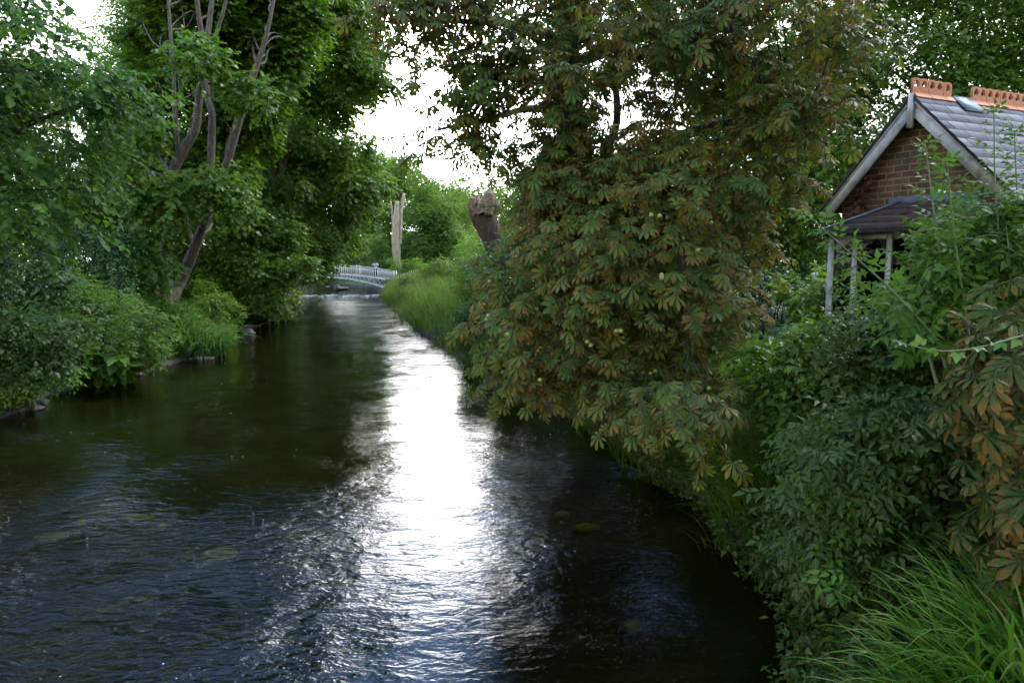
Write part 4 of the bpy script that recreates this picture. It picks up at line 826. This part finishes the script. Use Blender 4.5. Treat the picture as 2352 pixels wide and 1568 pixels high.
for i in (1, 2): mb.bar(hp(ev[i][0], ev[i][1], zE)+UP*.03, hp(tp[i][0], tp[i][1], zT)+UP*.03, .17, .03)
mb.bar(hp(.15, gL+.45, zT+.03), hp(.15, gR+.1, zT+.03), .03, .14); mb.build('lead_flashing', M['lead'], bro)
mb = MB(); mb.add([hp(t_, g_, zE-.012) for t_, g_ in ev], [(0, 1, 2, 3)]); mb.build('soffit', M['bark_dark'], bro)
mb = MB()
for i in range(3): mb.bar(hp(ev[i][0], ev[i][1], zE-.04), hp(ev[i+1][0], ev[i+1][1], zE-.04), .05, .07)
mb.build('gutter', M['bark_dark'], bro)
posts = [gL, hpx(1962, 640, TB)[0], hpx(2040, 640, TB)[0], gR]; sill = GZ+.75
for i, g_ in enumerate(posts):
    mb = MB(); w_ = .075 if i in (0, 3) else .055; mb.box(hp(TB, g_, (GZ+zE-.08)/2-.1), (hr, hg, UP), (.05, w_ if i == 3 else w_*.75, (zE-.08-GZ)/2+.1)); mb.build('bay_post', M['white'], ho)
mg, nt, nd, L = newmat('dark window glass'); a_ = N(nt, 'ShaderNodeBsdfTransparent'); a_.inputs[0].default_value = (.35, .36, .36, 1); b_ = N(nt, 'ShaderNodeBsdfGlossy'); b_.inputs['Roughness'].default_value = .05; f_ = N(nt, 'ShaderNodeFresnel'); s_ = N(nt, 'ShaderNodeMixShader')
L.new(mth(nt, 'MULTIPLY', f_.outputs[0], .45), s_.inputs[0]); L.new(a_.outputs[0], s_.inputs[1]); L.new(b_.outputs[0], s_.inputs[2]); o_ = N(nt, 'ShaderNodeOutputMaterial'); L.new(s_.outputs[0], o_.inputs[0])
edges = [(bay[0], bay[1])]+[((TB, posts[i]), (TB, posts[i+1])) for i in range(3)]+[(bay[2], bay[3])]
for (t0, g0), (t1, g1) in edges:
    a, b = hp(t0, g0, 0), hp(t1, g1, 0); d = unit(b-a)
    mb = MB(); mb.bar(a+UP*(GZ+sill)/2, b+UP*(GZ+sill)/2, .04, sill-GZ); pn = mb.build('bay_panel', M['white'], ho)
    wn = MB(); wn.bar(a+UP*(zE-.12), b+UP*(zE-.12), .06, .10)
    wo = wn.build('window', M['white'] if t0 == t1 else M['bark_dark'], ho)
    ws = MB(); ws.bar(a+UP*(sill+.03), b+UP*(sill+.03), .09, .06); ws.build('sill', M['white'], wo)
    gp_ = [a+UP*(sill+.06), b+UP*(sill+.06), b+UP*(zE-.17), a+UP*(zE-.17)]; mk('pane', gp_, np.array([(0, 1, 2, 3)]), mg, wo)
mb = MB(); mb.box(hp(-.3, (gL+gR)/2, GZ+.02), (hr, hg, UP), (.42, (gR-gL)/2-.05, .02)); mb.build('bay_floor', M['stone'], ho)
mb = MB(); mb.box(hp(.14, (gL+gR)/2, (GZ+zE)/2), (hr, hg, UP), (.03, (gR-gL)/2, (zE-GZ)/2-.1)); mb.build('interior_shade_panel', plain('dark interior', [G(.006, .005, .005), G(.012, .011, .010)], 3, .9, 0, spec=.05), ho)  # near-black sheet standing in for the darkness behind the bay panes
# creeper on the brick
m_red = leaf_mat('red creeper leaf', [G(.10, .035, .02), G(.20, .06, .03), G(.28, .12, .05)], .3, .5, .3, warm=False)
g1_, z1_ = hpx(1975, 455, .1); Cv = np.array([hp(.1, g1_+dx, z1_+dz) for dx, dz in ((0, 0), (.15, .2), (.1, -.05), (.32, .35), (-.08, -.25), (.05, -.3), (.25, .05), (.2, .45))])
cr = thing('creeper', 'reddish creeper clinging to the brick under the left bargeboard', 'climbing plant', hp(.1, g1_, GZ)); lv = Leaves(); la, _ = sprays(Cv, np.full(len(Cv), .14), 70, 4, .075, .1); lv.add(*leaf_arrays('maple', *la)); lv.build('leaves', m_red, cr)
mb = MB(); mb.tube([hp(.15, g1_, GZ), hp(.14, g1_+.05, 3), hp(.14, g1_+.1, z1_)], [.02, .015, .006], 5); mb.build('stem', M['bark_dark'], cr)

# ================================================================== ROSE GARDEN
shrub('dark rose hedge dotted with white roses behind the wire fence', [(1670, 650), (1760, 630), (1900, 640), (1910, 740), (1680, 750)], 23.5, 25.5, 60, 17000, .075, 'ovate', 'dark', name='rose_hedge', br=(.3, .5))
rh = bpy.data.objects['rose_hedge']; Cr = poly_points([(1675, 640), (1760, 628), (1890, 640), (1880, 665), (1690, 668)], 36, 23.3, 24)
wr = leaf_mat('white rose petal', [G(.55, .52, .45), G(.75, .73, .66)], .3, .6, .2, k=.8, warm=False); 
for c_ in Cr:
    rl_ = Leaves(); q_ = rnd_dirs(9)*[1, 1, .6]+UP*.5; rl_.add(*leaf_arrays('heart', np.repeat(c_[None], 9, 0), q_, UP+rs.normal(size=(9, 3))*.6, .06+.02*rs.rand(9), rs.rand(9))); rl_.build('rose_bloom', wr, rh)
shrub('light green maple sapling between the rose hedge and the white bay post', [(1790, 640), (1880, 620), (1895, 690), (1830, 720)], 15.5, 17, 16, 900, .13, 'maple', 'far', name='sapling', br=(.2, .35))
wf = thing('wire_fence', 'low post and wire fence in front of the rose hedge', 'fence', (6.6, 17.5, 1.2)); fp = [at(x, 800, 18-i*.4)*[1, 1, 0] for i, x in enumerate((1660, 1750, 1840, 1930))]; mbw = MB()
for q in fp:
    g0 = float(gz(q[0], q[1])); mb = MB(); mb.bar(q+UP*(g0-.1), q+UP*(g0+.95), .06, .06, up=(0, 1, 0)); mb.build('post', M['bark_dark'], wf)
for hgt in (.3, .6, .9):
    for a, b in zip(fp[:-1], fp[1:]): mbw.bar(a+UP*(float(gz(a[0], a[1]))+hgt), b+UP*(float(gz(b[0], b[1]))+hgt), .012, .012)
mbw.build('wire', M['lead'], wf)

# ================================================================== RIGHT FOREGROUND
def shoot(mb, lv, pts, Y, r, step, scale, kind, pair=True, up=.5):
    P, _ = smooth_path([at(x, y, Y+dy) for x, y, dy in pts], [1]*len(pts), 8); L_ = np.concatenate([[0], np.cumsum(np.linalg.norm(np.diff(P, axis=0), axis=1))]); mb.tube(P, np.linspace(r, r*.3, len(P)), 6)
    s = np.arange(step*.5, L_[-1]+.001, step); Q = np.stack([np.interp(s, L_, P[:, i]) for i in range(3)], 1); T = unit(np.gradient(Q, axis=0)); f = s/L_[-1]
    PP, TT, NN, SS = [], [], [], []
    for j in range(len(Q)):
        a = j*1.57+rs.rand(); ref = unit(np.cross(T[j], [.3, .8, .2])); r2 = np.cross(T[j], ref); d = math.cos(a)*ref+math.sin(a)*r2
        for sg in ((1, -1) if pair else (1 if j % 2 else -1,)):
            PP.append(Q[j]); TT.append(unit(d*sg+T[j]*.7+UP*(.15-.5*(1-f[j]))+rs.normal(size=3)*.15)); NN.append(unit(UP*.8+T[j]*up+rs.normal(size=3)*.3+np.array([0, -.35, 0]))); SS.append(scale*(1.1-.55*f[j])*(.8+.35*rs.rand()))
    for q in range(3): PP.append(Q[-1]); TT.append(unit(T[-1]+rs.normal(size=3)*.45)); NN.append(unit(UP+rs.normal(size=3)*.3-np.array([0, .5, 0]))); SS.append(scale*.5)
    lv.add(*leaf_arrays(kind, np.array(PP), np.array(TT), np.array(NN), np.array(SS), .3+.6*rs.rand(len(PP))))
eb = np.array([4.3, 6.3, float(gz(4.3, 6.3))]); el_ = thing('elder_bush', 'tall elder with upright leafy shoots in front of the brick lodge', 'shrub', eb); mb = MB(); lv = Leaves()
for pts, Y in [([(2180, 800, .2), (2160, 600, 0), (2140, 450, 0), (2125, 330, 0)], 6.0), ([(2230, 800, .2), (2200, 600, 0), (2185, 480, -.1), (2175, 370, -.2)], 5.8), ([(2310, 780, .2), (2295, 560, 0), (2285, 400, 0), (2283, 250, 0)], 6.2), ([(2360, 760, .3), (2345, 560, 0), (2335, 420, 0), (2330, 300, 0)], 6.3),
               ([(2250, 780, .3), (2240, 650, 0), (2232, 540, 0), (2225, 450, 0)], 6.6), ([(2130, 760, .4), (2100, 660, .2), (2090, 600, 0), (2110, 540, 0)], 6.4), ([(2160, 790, .2), (2080, 700, 0), (2020, 640, 0), (1940, 570, -.1), (1850, 490, -.2)], 5.7), ([(2120, 800, .2), (2040, 740, 0), (1990, 690, 0), (1930, 650, 0)], 6.1)]:
    shoot(mb, lv, pts, Y, .012, .085, .20, 'pinnate')
for s_ in range(8):
    e = at(2130+30*s_, 800, 6.2); mb.tube([eb+rs.normal(size=3)*[.2, .2, 0], (eb+e)/2+rs.normal(size=3)*.1, e], [.03, .022, .014], 6)
Ce = poly_points([(2150, 560), (2250, 470), (2460, 400), (2460, 800), (2180, 800), (2110, 700)], 44, 5.9, 7.2)
la, tw = sprays(Ce, np.full(44, .26), 380, 4, .155, .26, droop=.3, centre=[4.3, 6.6, 2.0]); lv.add(*leaf_arrays('pinnate', *la)); mb.add(*twigs(tw[0], tw[1], .006, .003))
mb.build('stem', M['stem'], el_, smooth=True); lv.build('foliage', M['elder'], el_)
bb = np.array([3.6, 3.6, 1.2]); bl = thing('bramble', 'pale arching bramble cane catching the light at the right', 'shrub', bb); mb = MB(); lv = Leaves()
shoot(mb, lv, [(2600, 930, .6), (2570, 800, .35), (2480, 740, .2), (2352, 770, .1), (2260, 795, 0), (2180, 806, 0), (2110, 798, 0), (2045, 778, 0)], 3.5, .0075, .095, .105, 'ternate', pair=False, up=0)
mb.build('stem', M['stem'], bl, smooth=True); lv.build('foliage', M['bramble'], bl)
shrub('tangle of nettles and bindweed below the bay window', [(1730, 780), (1890, 760), (2060, 800), (2120, 900), (1900, 960), (1760, 930)], 8.2, 11.0, 60, 8500, .12, 'ovate', 'elder', name='nettle_patch', br=(.25, .42))
shrub('dull green bush hiding the foot of the white bay posts', [(1890, 760), (2180, 720), (2220, 880), (2080, 930), (1900, 860)], 6.9, 8.8, 55, 9000, .085, 'ternate', 'ground_elder', br=(.25, .4))
shrub('low shaded elder leaning over the water above the sedge', [(1860, 960), (2040, 930), (2150, 990), (2120, 1170), (2060, 1320), (1930, 1330), (1850, 1260), (1840, 1060)], 5.3, 6.5, 80, 3400, .14, 'pinnate', 'ground_elder', name='elder_bush', br=(.14, .26), k=4, slen=.2, lean=(-.4, -.5, .1))
shrub('shaded bush filling the dark hollow at the right edge', [(2140, 900), (2460, 840), (2460, 1300), (2180, 1260)], 5.2, 6.6, 40, 3600, .12, 'ovate', 'dark', br=(.25, .4))
tuft('sedge_clump', 'big glossy sedge clump filling the bottom right corner', 'sedge', (2.72, 3.9), .36, 330, .95, .026, 'sedge', bend=(1.0, 2.2), az0=math.pi*.98, azs=.9)
tuft('sedge_clump', 'sedge spilling over the edge behind the corner clump', 'sedge', (3.3, 4.3), .35, 260, .9, .015, 'sedge', bend=(.7, 1.9), az0=math.pi, azs=1.0)
tuft('sedge_clump', 'trailing sedge whose tips brush the shaded water', 'sedge', (3.2, 8.8), .5, 420, 1.45, .015, 'sedge', bend=(1.0, 2.2), az0=math.pi*1.05, azs=.5)
tuft('sedge_clump', 'upright dark sedge between the hanging brown leaves and the nettles', 'sedge', (3.35, 10.9), .7, 420, 1.5, .016, 'grass', bend=(.5, 1.6), az0=math.pi, azs=1.3)
tuft('sedge_clump', 'tall loose grass in front of the nettles below the bay window', 'sedge', (3.9, 9.7), .5, 220, 1.3, .012, 'meadow', bend=(.4, 1.5))
eo = bpy.data.objects['elder_bush.001']; lv = Leaves()
for px, py, Y in ((1885, 1125, 5.35), (1925, 1165, 5.3), (1850, 1130, 5.5), (1990, 1085, 5.35), (1880, 1290, 5.15), (1935, 1330, 5.0), (1960, 1240, 5.2), (2060, 1010, 5.4), (1900, 1010, 5.7), (2010, 1190, 5.3)):
    c_ = at(px, py, Y); n_ = 9; d_ = unit(rs.normal(size=(n_, 3))+np.array([-.5, -.4, .2])); lv.add(*leaf_arrays('pinnate', c_+rs.normal(size=(n_, 3))*.05, d_, UP+rs.normal(size=(n_, 3))*.35+[0, -.4, 0], .15*(.7+.5*rs.rand(n_)), .4+.6*rs.rand(n_)))
lv.build('highlight_sprigs', M['elder'], eo)  # brighter leaf colour put in as highlights on the dark bush
# foam flecks drifting on the water
fv = MB(); ico = bmesh.new(); bmesh.ops.create_icosphere(ico, subdivisions=1, radius=1); iv = np.array([v.co[:] for v in ico.verts]); ico.verts.ensure_lookup_table(); fi = np.array([[v.index for v in f.verts] for f in ico.faces]); ico.free()
for q in range(120):
    y = 5+rs.rand()**1.6*22; x = rs.uniform(XL(y)+1, min(XR(y)-.4, .8)); r = rs.uniform(.003, .009); fv.add(iv*[r*1.5, r, r*.35]+[x, y, .002], fi)
for q in range(340):
    x = rs.uniform(-25, -13.6); y = 70.6+rs.normal()*1.3+.6*math.sin(x*1.3); r = rs.uniform(.02, .11)*(.6+.4*math.sin(x*3)); fv.add(iv*[r*2.4, r, r*.4]+[x, y, .01], fi)
tag(fv.build('water_foam', plain('foam', [G(.6, .6, .58), G(.8, .8, .78)], 30, .6, 0)), 'flecks of white foam on the river', kind='stuff')

# ================================================================== SKY, SUN, CAMERA
SUN_EL, SUN_AZ = math.radians(50), math.radians(52)
w = bpy.data.worlds.new('World'); SC.world = w; w.use_nodes = True; nt = w.node_tree; nt.nodes.clear(); L = nt.links
sky = N(nt, 'ShaderNodeTexSky', sky_type='NISHITA'); sky.sun_disc = False; sky.sun_elevation = SUN_EL; sky.sun_rotation = SUN_AZ; sky.air_density = 1.6; sky.dust_density = 0.0; sky.ozone_density = 3.5
tc = N(nt, 'ShaderNodeTexCoord'); sp = N(nt, 'ShaderNodeSeparateXYZ'); L.new(tc.outputs['Generated'], sp.inputs[0]); mp = N(nt, 'ShaderNodeMapping'); mp.inputs['Scale'].default_value = (1, 1, 2.2); L.new(tc.outputs['Generated'], mp.inputs['Vector'])
cl = noise(nt, mp.outputs[0], 2.6, 6, .6)
low = ramp(nt, [(.33, (1, 1, 1)), (.44, (0, 0, 0))], sp.outputs[2]).outputs[0]
cf = ramp(nt, [(.54, (0, 0, 0)), (.70, (1, 1, 1))], mth(nt, 'ADD', cl, mth(nt, 'MULTIPLY', low, .40))).outputs[0]
sd = (math.sin(SUN_AZ)*math.cos(SUN_EL), math.cos(SUN_AZ)*math.cos(SUN_EL), math.sin(SUN_EL)); dt_ = N(nt, 'ShaderNodeVectorMath', operation='DOT_PRODUCT'); gd = (math.sin(math.radians(-7))*math.cos(math.radians(15)), math.cos(math.radians(-7))*math.cos(math.radians(15)), math.sin(math.radians(15))); dt_.inputs[1].default_value = gd; L.new(tc.outputs['Generated'], dt_.inputs[0])
glow = mth(nt, 'POWER', mth(nt, 'MAXIMUM', dt_.outputs['Value'], 0.0), 45.0)
cb = mth(nt, 'ADD', mth(nt, 'MULTIPLY', glow, 30.0), 5.5); cc = N(nt, 'ShaderNodeCombineColor'); [L.new(cb, cc.inputs[i]) for i in range(3)]
bg = N(nt, 'ShaderNodeBackground'); bg.inputs['Strength'].default_value = .15
blue_lift = mixc(nt, sky.outputs[0], (1.4, 2.9, 6.6), .6)   # flat blue added to the sky to brighten its reflection in the water
L.new(mixc(nt, blue_lift, cc.outputs[0], cf), bg.inputs['Color']); ow = N(nt, 'ShaderNodeOutputWorld'); L.new(bg.outputs[0], ow.inputs[0])
w.cycles.sampling_method = 'MANUAL'; w.cycles.sample_map_resolution = 512
sl_ = bpy.data.lights.new('sun', 'SUN'); sl_.energy = 1.5; sl_.angle = math.radians(14); sl_.color = (1, .96, .88); so = bpy.data.objects.new('sun', sl_); COL.objects.link(so); so.rotation_euler = Vector(sd).to_track_quat('Z', 'Y').to_euler()
cam = bpy.data.cameras.new('camera'); cam.sensor_width = 36; cam.lens = 36*F_/2352; cam.clip_start = .05; cam.clip_end = 3000
co = bpy.data.objects.new('camera', cam); COL.objects.link(co); co.location = (0, 0, EYE); co.rotation_euler = (math.pi/2-PITCH, 0, 0); SC.camera = co
SC.render.resolution_x, SC.render.resolution_y = 1024, 682
SC.view_settings.view_transform = 'Standard'; SC.view_settings.look = 'None'; SC.view_settings.exposure = 2.3; SC.view_settings.gamma = 1
SC.render.engine = 'CYCLES'; cy = SC.cycles; cy.max_bounces = 7; cy.diffuse_bounces = 3; cy.glossy_bounces = 3; cy.transmission_bounces = 5; cy.transparent_max_bounces = 10; cy.caustics_reflective = False; cy.caustics_refractive = False
cy.sample_clamp_indirect = 4; cy.use_denoising = True; cy.use_adaptive_sampling = True; cy.adaptive_threshold = .015
